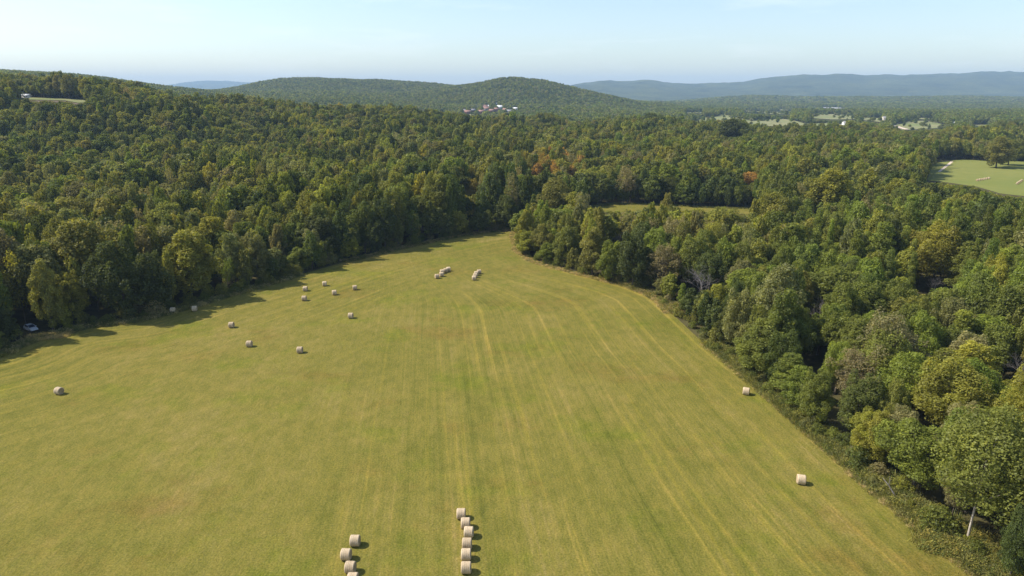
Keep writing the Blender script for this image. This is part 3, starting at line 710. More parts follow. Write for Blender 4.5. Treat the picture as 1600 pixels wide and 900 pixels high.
for (lx, ly, lh, lw, _, lk, _), (gx, gy, gr) in zip(LM, TAKEN):
    el = [(lx + lw * .40 * math.cos(q), ly - lh * .72 + lh * .26 * math.sin(q)) for q in np.linspace(0, 6.1, 12)]
    if lk == 'bare': el = [(lx + lw * .5 * math.cos(q), ly - lh * .68 + lh * .3 * math.sin(q)) for q in np.linspace(0, 6.1, 12)]
    MASKS.append((el, gy - 130, gy - .5))
MASKS.append(([(1494, 780), (1524, 780), (1524, 852), (1494, 852)], 55, flat(1510, 848)[1] - .5))
MASKS.append(([(33, 500), (66, 503), (68, 522), (33, 522)], 90, CARY + 1.5))
fieldA = np.array(FIELD)
def spot_grid(rg, y0, y1, u, s):
    xs = np.arange(-u * y1 - 40, u * y1 + 40, s); ys = np.arange(y0, y1, s)
    X, Y = np.meshgrid(xs, ys); X = X + (np.arange(len(ys)) % 2)[:, None] * s * .5
    X = (X + rg.uniform(-.36, .36, X.shape) * s).ravel(); Y = (Y + rg.uniform(-.36, .36, Y.shape) * s).ravel()
    k = (np.abs(X) < u * Y + 40); return X[k], Y[k]
def along(pl, step, rg):
    pl = np.array(pl); s = np.concatenate([[0], np.cumsum(np.hypot(*np.diff(pl, axis=0).T))]); q = np.arange(0, s[-1], step); q = q + rg.uniform(-.4, .4, len(q)) * step; q = np.clip(q, 0, s[-1] - .1)
    x = np.interp(q, s, pl[:, 0]); y = np.interp(q, s, pl[:, 1]); k = np.clip(np.searchsorted(s, q) - 1, 0, len(pl) - 2)
    d = np.diff(pl, axis=0)[k]; d = d / np.hypot(d[:, 0], d[:, 1])[:, None]; return x, y, d
def field_gap(X, Y):
    d = poly_dist(X, Y, FIELD + [FIELD[0]]); return np.where(in_poly(X, Y, FIELD), -d, d)

X, Y = spot_grid(rng, 40, 1000, .92, 6.5)
EX, EY = [], []
for pl, sgn in ((LEFT[1:], 1), (RIGHT[:-2], 1), (BACK, 1), (FRONT, -1)):
    ex_, ey_, ed_ = along(pl, 5.6, rng); of = rng.uniform(2.2, 5.5, len(ex_)) * (1.0 if pl is not FRONT else 2.0)
    for q in (1, -1):
        xx, yy = ex_ - ed_[:, 1] * of * q, ey_ + ed_[:, 0] * of * q; kk = ~in_poly(xx, yy, FIELD) & (poly_dist(xx, yy, FIELD + [FIELD[0]]) > 1.6); EX.append(xx[kk]); EY.append(yy[kk])
EX = np.concatenate(EX); EY = np.concatenate(EY); kk = (np.abs(EX) < .92 * EY + 40); EX, EY = EX[kk], EY[kk]
near_edge = np.array([np.min(np.hypot(EX - a, EY - b)) for a, b in zip(X, Y)]) > 3.6
X, Y = np.concatenate([EX, X[near_edge]]), np.concatenate([EY, Y[near_edge]]); is_edge = np.arange(len(X)) < len(EX)
gap = field_gap(X, Y)
big = rng.random(len(X)); Rr = np.where(big < .13, rng.uniform(5.8, 8.8, len(X)), np.where(big < .55, rng.uniform(3.9, 5.6, len(X)), rng.uniform(2.5, 4.0, len(X)))); Hh = rng.uniform(11, 20, len(X)) * (.72 + .60 * vnoise(X, Y, 46, 21)) * np.where(big < .16, 1.08, 1)
Rr = np.where(is_edge, Rr * .82, Rr); Hh = np.where(is_edge, Hh * rng.uniform(.55, 1.0, len(X)), Hh)
keep = is_edge | (gap > 3.0 + .1 * Rr)
for tx, ty, tr_ in TAKEN: keep &= np.hypot(X - tx, Y - ty) > np.where(is_edge, .62, .5) * (tr_ + Rr * .8)
keep &= np.hypot(X - CARX, Y - CARY) > 4.2
for hx, hy in HPOS: keep &= np.hypot((X - hx + 5) * .8, Y - hy) > 13
near_ok = (Y < 1000)
X, Y, Rr, Hh, gap = X[keep], Y[keep], Rr[keep], Hh[keep], gap[keep]
Z = height(X, Y)
sc_ = allowed_scale(X, Y, Z, Hh, Rr); k = sc_ > 0
X, Y, Z, Rr, Hh, gap, sc_ = X[k], Y[k], Z[k], Rr[k], Hh[k], gap[k], sc_[k]
Rr = Rr * (.45 + .55 * sc_); Hh = Hh * sc_
tone = tone_pick(rng, X, Y)
px, py = project(X, Y, Z + Hh * .5)
pinepatch = in_poly(px, py, [(1230, 345), (1330, 325), (1480, 350), (1610, 380), (1610, 470), (1480, 455), (1330, 430), (1240, 400)])
def region(poly, names, share=.85):
    global tone
    k = in_poly(px, py, poly) & (rng.random(len(X)) < share); tone = np.where(k, np.array([TN.index(q) for q in names])[rng.integers(0, len(names), len(X))], tone)
region([(880, 335), (960, 320), (1180, 326), (1260, 345), (1200, 385), (1060, 400), (960, 380), (890, 372)], ['yellow green', 'olive green', 'yellow green', 'bright green', 'grey green', 'olive green', 'brownish'])
region([(800, 335), (870, 345), (1000, 380), (1000, 450), (900, 430), (815, 400)], ['yellow green', 'bright green', 'olive green', 'mid green', 'yellow green'])
region([(740, 285), (905, 290), (1180, 288), (1180, 322), (905, 325), (740, 345)], ['dark green', 'deep green', 'dark green', 'mid green'])
region([(1040, 470), (1240, 450), (1260, 560), (1130, 570)], ['deep green', 'mid green', 'dark green', 'deep green', 'grey green'], .75)
region([(0, 160), (330, 160), (330, 250), (0, 240)], ['dark green', 'deep green', 'mid green', 'olive green'], .7)
region([(820, 250), (912, 250), (912, 284), (820, 284)], ['orange', 'brownish', 'olive green', 'golden', 'brownish', 'yellow green'], .7)
region([(560, 185), (760, 190), (760, 240), (560, 235)], ['dark green', 'deep green', 'olive green', 'mid green'], .6)
pine = (pinepatch & (rng.random(len(X)) < .8)) | (rng.random(len(X)) < .022)
tone = np.where(pine, np.where(rng.random(len(X)) < .45, 2, 5), tone)
Rr = np.where(pine, Rr * .72, Rr)
mul = rng.uniform(.82, 1.18, len(X))[:, None] * rng.uniform(.94, 1.06, (len(X), 3))
TINT = TV[tone] * mul
thin = (~pine) & (((tone == 8) & (rng.random(len(X)) < .7)) | (rng.random(len(X)) < .05))
edge = (~pine) & (~thin) & (gap < 11)
inframe = (px > -25) & (px < 1625) & (py < 930)
# 300 largest broadleaf, pines by the same rule
dist = np.hypot(X, Y)
def first(mask, n): idx = np.nonzero(mask)[0]; return idx[np.argsort(dist[idx] / (Rr[idx] + 2))][:n]
ib = first(inframe & ~pine, 300 - sum(1 for l in LM if l[5] not in ('bare',))); ip = first(inframe & pine & (Y < 520), 120)
REFS = [(1510, 745, 'the pale-trunked tree'), (1425, 715, 'the rounded bright green tree'), (1330, 595, 'the thin twiggy tree'), (1470, 625, 'the broad yellow green tree'), (1455, 450, 'the pale leafless tree'),
        (195, 440, 'the tall dark tree'), (140, 410, 'the big pale olive tree'), (300, 415, 'the broad yellow green tree'), (48, 505, 'the parked car'), (822, 355, 'the tip of the grove'), (988, 405, 'the dark grove tree'),
        (925, 390, 'the golden-topped tree'), (1036, 420, 'the sparse tan tree'), (868, 315, 'the olive tip tree'), (1290, 305, 'the large yellow green tree'), (1095, 440, 'the grey leafless tree'), (1275, 490, 'the white-stemmed tree'),
        (1590, 585, 'the leafless border tree'), (515, 430, 'the five scattered bales'), (287, 470, 'the shaded bales'), (691, 410, 'the far bale row'), (790, 335, 'the far field end'), (1165, 590, 'the bale by the trees'),
        (1252, 730, 'the lone pale bale'), (1050, 325, 'the far strip of field'), (850, 270, 'the orange trees'), (1172, 285, 'the golden tree'), (735, 300, 'the golden tree'), (620, 380, 'the left wood bend'), (420, 440, 'the left wood bulge'), (1070, 490, 'the grove corner')]
def place_words(a, b, g):
    d = [math.hypot((a - x) * .8, b - y) for x, y, _ in REFS]; i = int(np.argmin(d)); x, y, nm = REFS[i]; dx, dy = a - x, b - y
    if d[i] < 14: w_ = 'close against'
    elif abs(dx) > 1.6 * abs(dy): w_ = 'left of' if dx < 0 else 'right of'
    elif abs(dy) > 1.6 * abs(dx): w_ = 'above' if dy < 0 else 'below'
    else: w_ = ('above ' if dy < 0 else 'below ') + ('left of' if dx < 0 else 'right of')
    row = 'front ' if g < 7 else ''
    return row, w_ + ' ' + nm
todo = []
for i in list(ib) + list(ip):
    kd = 'pine' if pine[i] else ('thin' if thin[i] else ('edge' if edge[i] else 'broad'))
    size = 'tall' if Hh[i] > 17.5 else ('low' if Hh[i] < 11 else ('broad' if Rr[i] > 5.6 else 'medium'))
    kindw = {'pine': 'pine', 'thin': 'sparse tree', 'edge': 'leafy tree', 'broad': 'tree'}[kd]
    row, wh = place_words(px[i], py[i], gap[i]); todo.append((i, kd, f"{size} {TN[tone[i]]} {row}{kindw} {wh}"))
ORD = ['', 'left one', 'middle one', 'right one']
by = {}
for t in todo: by.setdefault(t[2], []).append(t[0])
for i, kd, lab in todo:
    same = sorted(by[lab], key=lambda q: px[q]); r_ = same.index(i); n_ = len(same)
    if n_ > 1: lab = ('left', 'right')[r_] + 'most ' + lab if n_ == 2 else ('leftmost ', 'second ', 'third ', 'fourth ', 'fifth ', 'sixth ', 'seventh ', 'eighth ', 'ninth ', 'tenth ', 'eleventh ', 'twelfth ', 'thirteenth ', 'fourteenth ')[min(r_, 13)] + lab
    grp = ('pines' if kd == 'pine' else 'broadleaf trees') + (' of the left wood' if px[i] < 800 else (' of the grove and the right wood'))
    plant(kd, X[i], Y[i], Z[i], rng.uniform(0, 6.28), Rr[i] / (3.3 if kd == 'pine' else 5.0), Hh[i] / 16, TINT[i], lab, grp)
rest = np.ones(len(X), bool); rest[ib] = False; rest[ip] = False
def turns(n, rg, tilt=.05): return np.stack([rg.normal(0, tilt, n), rg.normal(0, tilt, n), rg.uniform(0, 6.283, n)], 1)
b = rest & ~pine; n = b.sum()
var = np.where(thin[b], 17 + rng.integers(0, 2, n), np.where(edge[b], 14 + rng.integers(0, 3, n), rng.integers(0, 14, n)))
scatter('broadleaf_wood', MID['broad'], np.stack([X[b], Y[b], Z[b]], 1), var, turns(n, rng), np.stack([Rr[b] / 5, Rr[b] / 5, Hh[b] / 16], 1), TINT[b])
b = rest & pine; n = b.sum()
scatter('pine_wood', MID['pine'], np.stack([X[b], Y[b], Z[b]], 1), rng.integers(0, 5, n), turns(n, rng), np.stack([Rr[b] / 3.3, Rr[b] / 3.3, Hh[b] / 16], 1), TINT[b])

def far_wood(name, y0, y1, s, grow, u=.86):
    X, Y = spot_grid(rng, y0, y1, u, s); Z = height(X, Y); n = len(X)
    H = rng.uniform(11, 17, n) * grow ** .5; Rd = rng.uniform(.52, .72, n) * s
    # keep what can be seen: compare with the skyline in front of each tree
    ub = np.linspace(-u, u, 400); Yl = np.geomspace(330, y1, 500); HH = (height(ub[None] * Yl[:, None], Yl[:, None]) + np.where(Yl < 1500, 8, 8)[:, None] - CAM_H) / Yl[:, None]
    run = np.maximum.accumulate(HH, 0); iu = np.clip(np.round((X / Y + u) / (2 * u) * 399), 0, 399).astype(int); iy = np.clip(np.searchsorted(Yl, Y * .985) - 1, 0, 499)
    vis = (Z + H + 3 - CAM_H) / Y >= run[iy, iu] - .0005
    X, Y, Z, H, Rd = X[vis], Y[vis], Z[vis], H[vis], Rd[vis]
    sc2 = allowed_scale(X, Y, Z, H); odd = (sc2 == 0) & (rng.random(len(X)) < .05); sc2 = np.where(odd, rng.uniform(.4, .8, len(X)), sc2); k = sc2 > 0; X, Y, Z, H, Rd = X[k], Y[k], Z[k], H[k] * sc2[k], Rd[k] * (.5 + .5 * sc2[k]); n = len(X)
    t = tone_pick(rng, X, Y); tint = TV[t] * rng.uniform(.75, 1.25, n)[:, None] * np.array([.86, .94, 1.08])  # last factor turns far leaves bluer: extra haze painted into their tint
    var = np.where(rng.random(n) < .8, rng.integers(0, 8, n), 8 + rng.integers(0, 3, n))
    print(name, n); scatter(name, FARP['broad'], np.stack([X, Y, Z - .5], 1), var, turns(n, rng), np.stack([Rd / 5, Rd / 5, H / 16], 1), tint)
far_wood('distant_wood', 1000, 2050, 8.6, 1.0)
far_wood('hill_wood', 2050, 3450, 9.8, .9)
far_wood('ridge_wood', 3450, 5400, 24, 1.6)

# ---------------------------------------------------------------- shrubs along the edges
cnt = 0; SHR = []
for pl, side, wd, step in ((LEFT[2:], 'left', 7.0, 2.7), (RIGHT[:-2], 'right', 4.0, 2.9)):
    x, y, d = along(pl, step, rng); off = rng.uniform(.6, wd, len(x))
    nx = -d[:, 1] if side == 'left' else -d[:, 1]; ny = d[:, 0]
    for i in range(len(x)):
        xx, yy = x[i] + nx[i] * off[i], y[i] + ny[i] * off[i]
        if in_poly(np.array([xx]), np.array([yy]), FIELD)[0]: xx, yy = x[i] - nx[i] * off[i], y[i] - ny[i] * off[i]
        a, b_ = project(np.array(xx), np.array(yy), np.array(1.0))
        if not (-10 < a < 1610 and b_ < 910) or math.hypot(xx - CARX, yy - CARY) < 4 or (18 < a < 82 and 498 < b_ < 540) or (side == 'right' and 780 < a < 812) : continue
        t = rng.choice([1, 2, 3, 4, 6, 8, 3, 2]); s = rng.uniform(.45, 1.15) * (1.0 if side == 'left' else .8)
        wh = 'around the parked car' if math.hypot(xx - CARX, yy - CARY) < 22 else ('below the left wood' if side == 'left' else ('below the grove' if a < 1060 else ('near the bottom right corner' if b_ > 700 else 'below the right wood')))
        size = 'large' if s > .85 else ('small' if s < .6 else 'medium')
        row, wh = place_words(float(a), float(b_), 99); lab = f"{size} {TN[t]} shrub {wh} at the field edge"
        SHR.append((float(a), lab, xx, yy, s, t, 'shrubs along the %s field edge' % side)); cnt += 1
by = {}
for q in SHR: by.setdefault(q[1], []).append(q[0])
for a, lab, xx, yy, s, t, g in SHR:
    same = sorted(by[lab]); r_ = same.index(a)
    if len(same) > 1: lab = ('leftmost ', 'second ', 'third ', 'fourth ', 'fifth ', 'sixth ', 'seventh ', 'eighth ')[min(r_, 7)] + lab
    plant('shrub', xx, yy, 0, rng.uniform(0, 6.28), s * rng.uniform(.8, 1.2), s * rng.uniform(.75, 1.1), TV[t] * rng.uniform(.75, 1.05), lab, g, 'shrub')

# ---------------------------------------------------------------- tall weeds and dry grass along the edges (stuff)
def weed_coll():
    c = bpy.data.collections.new('weed_clump')
    for j in range(5):
        rg = np.random.default_rng(700 + j)
        if j < 3:                                   # leafy weed
            L = [((rg.normal(0, .35), rg.normal(0, .35), rg.uniform(.05, .5)), rg.uniform(.28, .45), rg.uniform(.8, 1.3)) for k in range(7)]
            V, Fc, lv = leaf_cloud(rg, L, 240, .075, up=.5, core=.6)
        else:                                       # grass tuft
            V = []; lv = []
            for k in range(120):
                p = rg.normal(0, .42, 2); a = rg.uniform(0, 6.28); l = rg.uniform(.35, .95); wd = rg.uniform(.012, .03); bend = rg.normal(0, .45, 2)
                dx, dy = math.cos(a) * wd, math.sin(a) * wd
                V += [(p[0] - dx, p[1] - dy, -.05), (p[0] + dx, p[1] + dy, -.05), (p[0] + bend[0] * l + dx * .6, p[1] + bend[1] * l + dy * .6, l), (p[0] + bend[0] * l - dx * .6, p[1] + bend[1] * l - dy * .6, l * .95)]; lv += [rg.uniform(.1, .9)] * 4
            V = np.array(V); Fc = np.arange(len(V)).reshape(-1, 4)
        me = mesh_np('weed_clump', V, Fc, [M_LEAF]); fattr(me, 'leafvar', lv)
        c.objects.link(bpy.data.objects.new('weed_clump_%d' % j, me))
    return c
WEED = weed_coll()
WP, WT, WS = [], [], []
def weeds(pl, n, lo, hi, tints, sc0, sc1):
    pl = np.array(pl); s = np.concatenate([[0], np.cumsum(np.hypot(*np.diff(pl, axis=0).T))]); q = rng.uniform(0, s[-1], n)
    x = np.interp(q, s, pl[:, 0]); y = np.interp(q, s, pl[:, 1]); k = np.clip(np.searchsorted(s, q) - 1, 0, len(pl) - 2); d = np.diff(pl, axis=0)[k]; d = d / np.hypot(d[:, 0], d[:, 1])[:, None]
    o_ = rng.uniform(lo, hi, n) * (0.5 + vnoise(x, y, 6, 33)); x = x - d[:, 1] * o_; y = y + d[:, 0] * o_
    t = np.array(tints)[rng.integers(0, len(tints), n)]; WP.extend(np.stack([x, y, np.zeros(n)], 1)); WT.extend(t * rng.uniform(.8, 1.25, n)[:, None]); z = rng.uniform(sc0, sc1, n); WS.extend(np.stack([z * 1.3, z * 1.3, z], 1))
TAN = (.55, .44, .21); DRY = (.46, .34, .16); YG = (.30, .28, .07); GR = (.14, .165, .04); OLV = (.18, .175, .055)
RN = [p for p in RIGHT if p[1] < 175 and p[1] > 50]; RF = [p for p in RIGHT if p[1] >= 165]
weeds(RN, 4200, .3, 4.6, [YG, GR, OLV, GR, OLV, YG], .45, 1.35)
weeds(RN, 4200, -1.0, 2.6, [YG, TAN, TAN, YG, OLV], .15, .55)
weeds(RF, 3000, -1.8, 1.5, [TAN, DRY, YG, YG, OLV, TAN], .2, .55)
weeds([p for p in RIGHT if 160 < p[1] < 225], 1800, .2, 5.0, [GR, OLV, YG, OLV, DRY], .4, 1.2)
weeds([p for p in BACK], 1500, -1, 4, [YG, OLV, GR], .4, 1.0)
LN = [p for p in LEFT if 110 < p[1] < 240]
weeds(LN, 3000, -1.2, 3.6, [OLV, GR, YG, TAN, OLV], .3, 1.0)
weeds([p for p in LEFT if p[1] >= 230], 1800, -.8, 2.6, [OLV, GR, DRY], .3, .8)
x0, y0 = [float(q) for q in flat(74, 527)]
weeds([(x0 - 4, y0 - 1), (x0 + 4, y0 + 1.5)], 260, -2.2, 2.2, [TAN, (.50, .40, .18)], .5, .9)
x0, y0 = [float(q) for q in flat(1562, 880)]
weeds([(x0 - 7, y0 + 6), (x0 + 9, y0 - 3)], 700, -2.2, 3.5, [YG, (.30, .25, .06), GR, YG], .7, 1.4)
n = len(WP)
scatter('tall_weeds', WEED, np.array(WP), rng.integers(0, 5, n), turns(n, rng, .1), np.array(WS), np.array(WT))

# ---------------------------------------------------------------- hay bales
def straw(name, end):
    m, nt, o = mat(name); tc = nt.nodes.new('ShaderNodeTexCoord').outputs['Object']
    sx = N(nt, 'SeparateXYZ'); nt.links.new(tc, sx.inputs[0])
    n1 = noise(nt, scaled(nt, tc, (1, 9, 9) if end else (22, 2.2, 2.2)), 1.6, 5, .7); n2 = noise(nt, tc, 1.4, 4, .6); n3 = noise(nt, tc, 18, 3, .7)
    v = math_(nt, 'MULTIPLY', math_(nt, 'ADD', math_(nt, 'ADD', n1, n2), math_(nt, 'MULTIPLY', n3, .7)), 1 / 2.7)
    c = ramp(nt, v, [(.36, (.29, .210, .113)), (.5, (.55, .43, .275)), (.66, (.71, .595, .42))])
    oi = nt.nodes.new('ShaderNodeObjectInfo').outputs['Random']; c = mixc(nt, 1.0, c, ramp(nt, oi, [(0, (.80, .76, .72)), (1, (1.08, 1.06, 1.04))]), 'MULTIPLY')
    if end:
        r_ = math_(nt, 'SQRT', math_(nt, 'ADD', math_(nt, 'POWER', sx.outputs[1], 2), math_(nt, 'POWER', math_(nt, 'SUBTRACT', sx.outputs[2], .80), 2)))
        ring = math_(nt, 'SINE', math_(nt, 'ADD', math_(nt, 'MULTIPLY', r_, 46), math_(nt, 'MULTIPLY', n2, 6)))
        c = mixc(nt, 1.0, c, ramp(nt, ring, [(.0, (.72, .70, .66)), (1, (1.05, 1.05, 1.05))]), 'MULTIPLY')
    bsdf(nt, o, c, .9, .08, bumpn(nt, n1, .04, .8)); return m
M_STRAW, M_END = straw('net_wrapped_straw', False), straw('straw_end', True)
M_TWINE = plain('pale_net_wrap', (.74, .66, .54), .6, .2)
def bale_meshes(seed, L=1.32, r=.80):
    rg = np.random.default_rng(seed); n = 40; prof = [(-L / 2, r - .10), (-L / 2 + .03, r - .035), (-L / 2 + .10, r)]
    prof += [(-L / 2 + .10 + (L - .20) * k / 12, r * (1 + .010 * math.sin(k * 2.4) + rg.normal(0, .004))) for k in range(1, 12)] + [(L / 2 - .10, r), (L / 2 - .03, r - .035), (L / 2, r - .10)]
    ph = rg.uniform(0, 6.28, 3); V = []
    for x, q in prof:
        for k in range(n):
            a = k * 2 * math.pi / n; rr = q * (1 + .012 * math.sin(2 * a + ph[0]) + .008 * math.sin(5 * a + ph[1] + 3 * x)); z = rr * math.cos(a); y_ = rr * math.sin(a)
            z = max(z, -r * .93); V.append((x, y_, z + r * .93))
    roll = mesh_np('straw_roll', np.array(V), grid_faces2(len(prof), n), [M_STRAW]); roll.polygons.foreach_set('use_smooth', np.ones(len(roll.polygons), bool))
    ends = []
    for sgn, i0 in ((-1, 0), (1, len(prof) - 1)):
        base = np.array(V[i0 * n:(i0 + 1) * n]); c = base.mean(0); W = [base]; m = 9
        for j in range(1, m):
            f = 1 - j / m; ring = c + (base - c) * f; ring[:, 0] = base[0, 0] + sgn * (.018 * (j % 2) + .025 * math.sin(j)) + rg.normal(0, .006, n); W.append(ring)
        W = np.concatenate(W + [c[None] + np.array([[sgn * -.02, 0, 0]])]); Fc = []
        for j in range(m - 1):
            for k in range(n):
                q = (j * n + k, j * n + (k + 1) % n, (j + 1) * n + (k + 1) % n, (j + 1) * n + k); Fc.append(q if sgn < 0 else q[::-1])
        for k in range(n):
            q = ((m - 1) * n + k, (m - 1) * n + (k + 1) % n, m * n); Fc.append(q if sgn < 0 else q[::-1])
        ends.append(mesh_np('end_face', W, Fc, [M_END]))
    tw = MB()
    for x in np.linspace(-L / 2 + .16, L / 2 - .16, 5):
        i = min(range(len(prof)), key=lambda t: abs(prof[t][0] - x)); 
        P = [(x, (prof[i][1] * 1.012) * math.sin(a), max((prof[i][1] * 1.012) * math.cos(a), -r * .925) + r * .93) for a in np.linspace(0, 2 * math.pi, 33)]
        tw.tube(P, [.011] * 33, 3, cap=False)
    return roll, ends, tw.mesh('net_wrap', M_TWINE)
def grid_faces2(nr, n):
    i = np.arange(nr - 1)[:, None] * n; k = np.arange(n)[None]; k2 = (np.arange(n)[None] + 1) % n
    return np.stack([i + k, i + n + k, i + n + k2, i + k2], -1).reshape(-1, 4)
bale_v = [bale_meshes(800 + i) for i in range(4)]
bale_n = 0
def bale(px, py, rz, label, group=None, s=1.0, z=None):
    """px, py: centre of the bale in the picture"""
    global bale_n
    x, y, zz = hit(px, py, .75)
    s *= .95; r = empty('hay_bale', (x, y, height(x, y) + .03), R(rz), (s, s, s)); tag(r, label, 'hay bale', group)
    ro, en, tw = bale_v[bale_n % 4]; bale_n += 1
    obj('straw_roll', ro, r); obj('end_face', en[0], r); obj('end_face', en[1], r); obj('net_wrap', tw, r); return r
G1, G2, G3, G4, G5 = 'row of bales at the bottom right of centre', 'bales at the bottom left of centre', 'bales scattered over the left of the field', 'row of bales at the far end of the field', 'bales in the far meadow'
for px, py, rz, lab, g in [
    (720.5, 802.5, 2, 'round hay bale farthest up in the bottom row of six', G1), (727.5, 817, 2, 'round hay bale second from the top of the bottom row of six', G1),
    (732.5, 831, -3, 'round hay bale third from the top of the bottom row, set furthest right', G1), (729.7, 849, 1, 'round hay bale third from the bottom of the row of six', G1),
    (728.3, 866, 2, 'round hay bale second from the bottom of the row of six', G1), (728.3, 886.5, 1, 'round hay bale nearest the camera in the row of six', G1),
    (554.8, 844.5, 1, 'round hay bale topmost of the group left of the row of six', G2), (540.7, 866, -1, 'round hay bale leftmost of the group left of the row of six', G2),
    (547.5, 886, -3, 'round hay bale just above the bale cut by the bottom border', G2), (551.5, 904, 2, 'round hay bale cut off by the bottom border of the picture', G2),
    (1252, 749, -14, 'pale round hay bale alone in the lower right of the field', None), (1166, 611, -22, 'pale round hay bale close to the trees of the right wood', None),
    (92, 610.5, -16, 'round hay bale alone nearest the left border of the field', G3), (468.5, 546.5, 3, 'round hay bale alone on the open field right of the left pair', G3),
    (389.5, 537, 2, 'round hay bale lower one of the two at the left', G3), (361.5, 507.5, 4, 'round hay bale upper one of the two at the left below the shaded pair', G3),
    (548, 493, 0, 'round hay bale alone between the five scattered bales and the open field', G3), (475.3, 466, 3, 'round hay bale lowest left of the five scattered ones', G3),
    (477, 451, 5, 'round hay bale directly above the lowest left of the five scattered ones', G3), (507, 443.2, 18, 'round hay bale topmost of the five scattered ones', G3),
    (522.3, 457, 20, 'round hay bale in the middle of the five scattered ones', G3), (554.3, 449.3, 14, 'round hay bale rightmost of the five scattered ones', G3),
    (682.6, 431.6, 20, 'round hay bale lowest left of the far row of five', G4), (689.7, 428.6, 24, 'round hay bale second lowest of the far row of five', G4),
    (690.8, 424.4, 20, 'round hay bale in the middle of the far row of five', G4), (696.2, 422.3, 22, 'round hay bale second from the right of the far row of five', G4),
    (700.6, 420.4, 20, 'round hay bale farthest right of the far row of five', G4),
    (740.6, 434.2, 10, 'round hay bale nearest of the short far row of four', G4), (742.4, 430.6, 14, 'round hay bale second of the short far row of four', G4),
    (744, 427.2, 14, 'round hay bale third of the short far row of four', G4), (748.4, 424.6, 24, 'round hay bale farthest of the short far row of four', G4),
    (270, 484.5, 10, 'grey round hay bale deepest in the shade of the left wood', None), (304, 482, 12, 'grey round hay bale at the rim of the shade of the left wood', None)]:
    bale(px, py, rz, lab, g)
M_LINE = [(1527 + 3.6 * k, 281.2 - .62 * k) for k in range(6)]
for k, (a, b_) in enumerate(M_LINE): bale(a, b_, 35, ('leftmost', 'second from the left', 'third from the left', 'third from the right', 'second from the right', 'rightmost')[k] + ' bale of the row in front of the lone meadow tree', 'row of bales in front of the meadow tree', .95)
for k in range(4): bale(1589.5 + 2.4 * k, 286.5 - 1.6 * k, 60, ('nearest', 'second nearest', 'third nearest', 'farthest')[k] + ' bale of the short row at the right border of the meadow', 'row of bales at the right border of the meadow', .95)

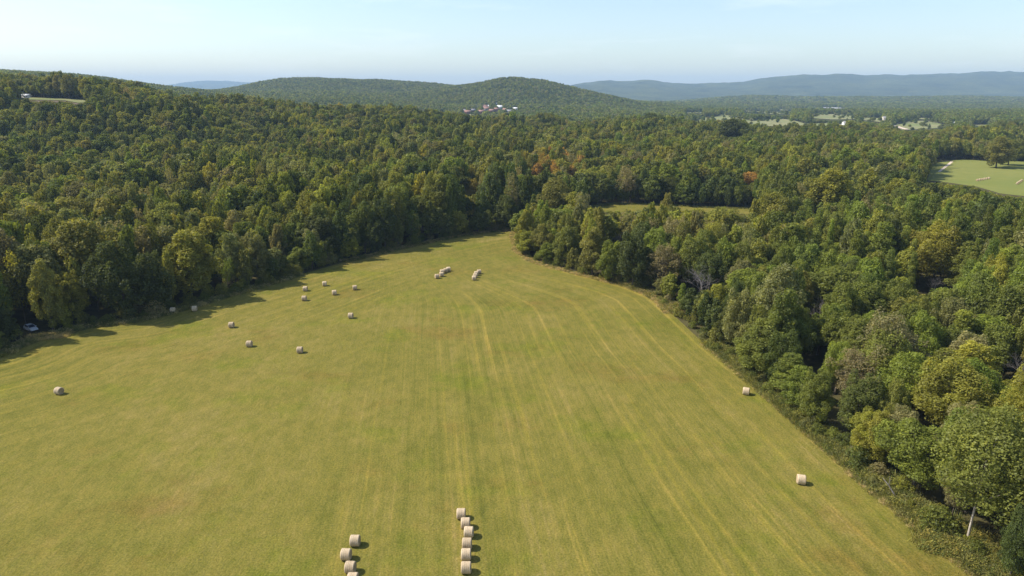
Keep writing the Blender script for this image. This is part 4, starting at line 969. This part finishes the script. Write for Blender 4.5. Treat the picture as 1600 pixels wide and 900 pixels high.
# ---------------------------------------------------------------- parked car in the shade
def car():
    paint = plain('silver_paint', (.62, .66, .74), .3, .5, .05); glass = plain('dark_glass', (.02, .03, .06), .08, .6, .05); tyre = plain('tyre_rubber', (.02, .02, .02), .8, .2); rim = plain('alloy', (.5, .5, .52), .35, .5, metal=.8)
    lamp = plain('lamp_lens', (.8, .8, .78), .1, .6); red = plain('red_lens', (.4, .02, .02), .2, .5)
    root = empty('parked_car', (CARX, CARY, .03), R(-32)); tag(root, 'silver blue car parked in the shade of the left wood', 'car')
    def loft(sections, name, m, par):
        bm = bmesh.new(); rings = []
        for s in sections: rings.append([bm.verts.new(p) for p in s])
        for a, b in zip(rings[:-1], rings[1:]):
            for k in range(len(a)): bm.faces.new((a[k], a[(k + 1) % len(a)], b[(k + 1) % len(b)], b[k]))
        bm.faces.new(rings[0][::-1]); bm.faces.new(rings[-1]); bmesh.ops.recalc_face_normals(bm, faces=bm.faces)
        me = bpy.data.meshes.new(name); bm.to_mesh(me); bm.free(); me.materials.append(m); o = obj(name, me, par)
        bv = o.modifiers.new('bevel', 'BEVEL'); bv.width = .05; bv.segments = 2; return o
    def sec(x, z0, z1, w0, w1): return [(x, -w0, z0), (x, w0, z0), (x, w0 * 1.0, (z0 + z1) / 2), (x, w1, z1), (x, -w1, z1), (x, -w0, (z0 + z1) / 2)]
    body = loft([sec(-2.2, .42, .92, .78, .72), sec(-1.95, .26, 1.02, .88, .82), sec(-.9, .22, 1.04, .90, .84), sec(.9, .22, 1.0, .90, .82), sec(1.7, .25, .90, .88, .78), sec(2.2, .38, .72, .78, .68)], 'body', paint, root)
    loft([sec(-1.75, 1.0, 1.06, .78, .74), sec(-1.25, 1.0, 1.48, .80, .62), sec(.0, 1.0, 1.52, .80, .62), sec(.95, .98, 1.04, .79, .72)], 'cabin', glass, root)
    loft([[(-1.3, -.62, 1.47), (-1.3, .62, 1.47), (-1.3, .60, 1.54), (-1.3, -.60, 1.54)], [(.12, -.62, 1.50), (.12, .62, 1.50), (.12, .60, 1.56), (.12, -.60, 1.56)]], 'roof', paint, root)
    for sy in (-1, 1):
        mb = MB()
        for x0, z0, x1, z1 in ((.12, 1.5, .98, 1.0), (-.5, 1.52, -.52, 1.0), (-1.28, 1.48, -1.72, 1.0)): mb.tube([(x0, sy * .66, z0), (x1, sy * .80, z1)], [.045, .05], 5)
        mb.obj('window_pillar', paint, root)
        MB().box(-.45, -.1, sy * .845 - .02, sy * .845 + .02, .86, .90).obj('door_handle', rim, body)
        MB().box(.62, .82, sy * .98 - .10, sy * .98 + .06, 1.0, 1.14).obj('side_mirror', paint, root)
        MB().box(2.02, 2.19, sy * .58 - .13, sy * .58 + .13, .60, .74).obj('headlight', lamp, root)
        MB().box(-2.22, -2.10, sy * .6 - .12, sy * .6 + .12, .72, .90).obj('tail_light', red, root)
        for x in (-1.38, 1.36):
            w_ = MB().tube([(x, sy * .72, .32), (x, sy * .92, .32)], [.32, .32], 18).obj('wheel', tyre, root)
            MB().tube([(x, sy * .90, .32), (x, sy * .935, .32)], [.20, .19], 12).obj('rim', rim, w_)
    return root
car()

# leaning dead trunk at the right edge
x0, y0 = [float(q) for q in flat(1404, 784)]
dt = empty('dead_trunk', (x0, y0, 0)); tag(dt, 'pale dead trunk leaning out of the right wood edge', 'dead tree')
MB().tube([(0, 0, -.3), (-.55, .5, 1.0), (-1.3, 1.0, 2.2), (-2.2, 1.4, 3.3)], [.14, .12, .08, .03], 7).obj('trunk', M_GREY, dt)
mb = MB(); mb.tube([(-1.3, 1.0, 2.2), (-1.1, 1.2, 2.9), (-1.2, 1.3, 3.5)], [.06, .04, .015], 5); mb.obj('branch', M_GREY, dt)

# mast on the flat hill
x, y, z = hit(465, 121.8, 15); mm = empty('radio_mast', (x, y, height(x, y))); tag(mm, 'thin radio mast on the flat topped hill', 'mast')
mb = MB()
for a in range(3): mb.tube([(1.2 * math.cos(a * 2.1), 1.2 * math.sin(a * 2.1), 0), (.3 * math.cos(a * 2.1), .3 * math.sin(a * 2.1), 26)], [.2, .15], 5)
for k in range(8):
    z0 = 2 + 3 * k; r0 = 1.2 - .9 * z0 / 26
    for a in range(3): mb.tube([(r0 * math.cos(a * 2.1), r0 * math.sin(a * 2.1), z0), (r0 * .9 * math.cos(a * 2.1 + 2.1), r0 * .9 * math.sin(a * 2.1 + 2.1), z0 + 2.6)], [.08, .08], 4)
mb.obj('lattice', M_GREY, mm)

# ---------------------------------------------------------------- haze
hb = MB().box(-27000, 27000, -400, 19400, -75, 420); m, nt, o = mat('haze_air')
vol = N(nt, 'VolumePrincipled', Density=7.6e-5, Anisotropy=0.0); vol.inputs['Color'].default_value = (.53, .755, 1.0, 1)
nt.links.new(vol.outputs[0], o.inputs['Volume'])
hz = hb.obj('haze', m); tag(hz, kind='stuff')
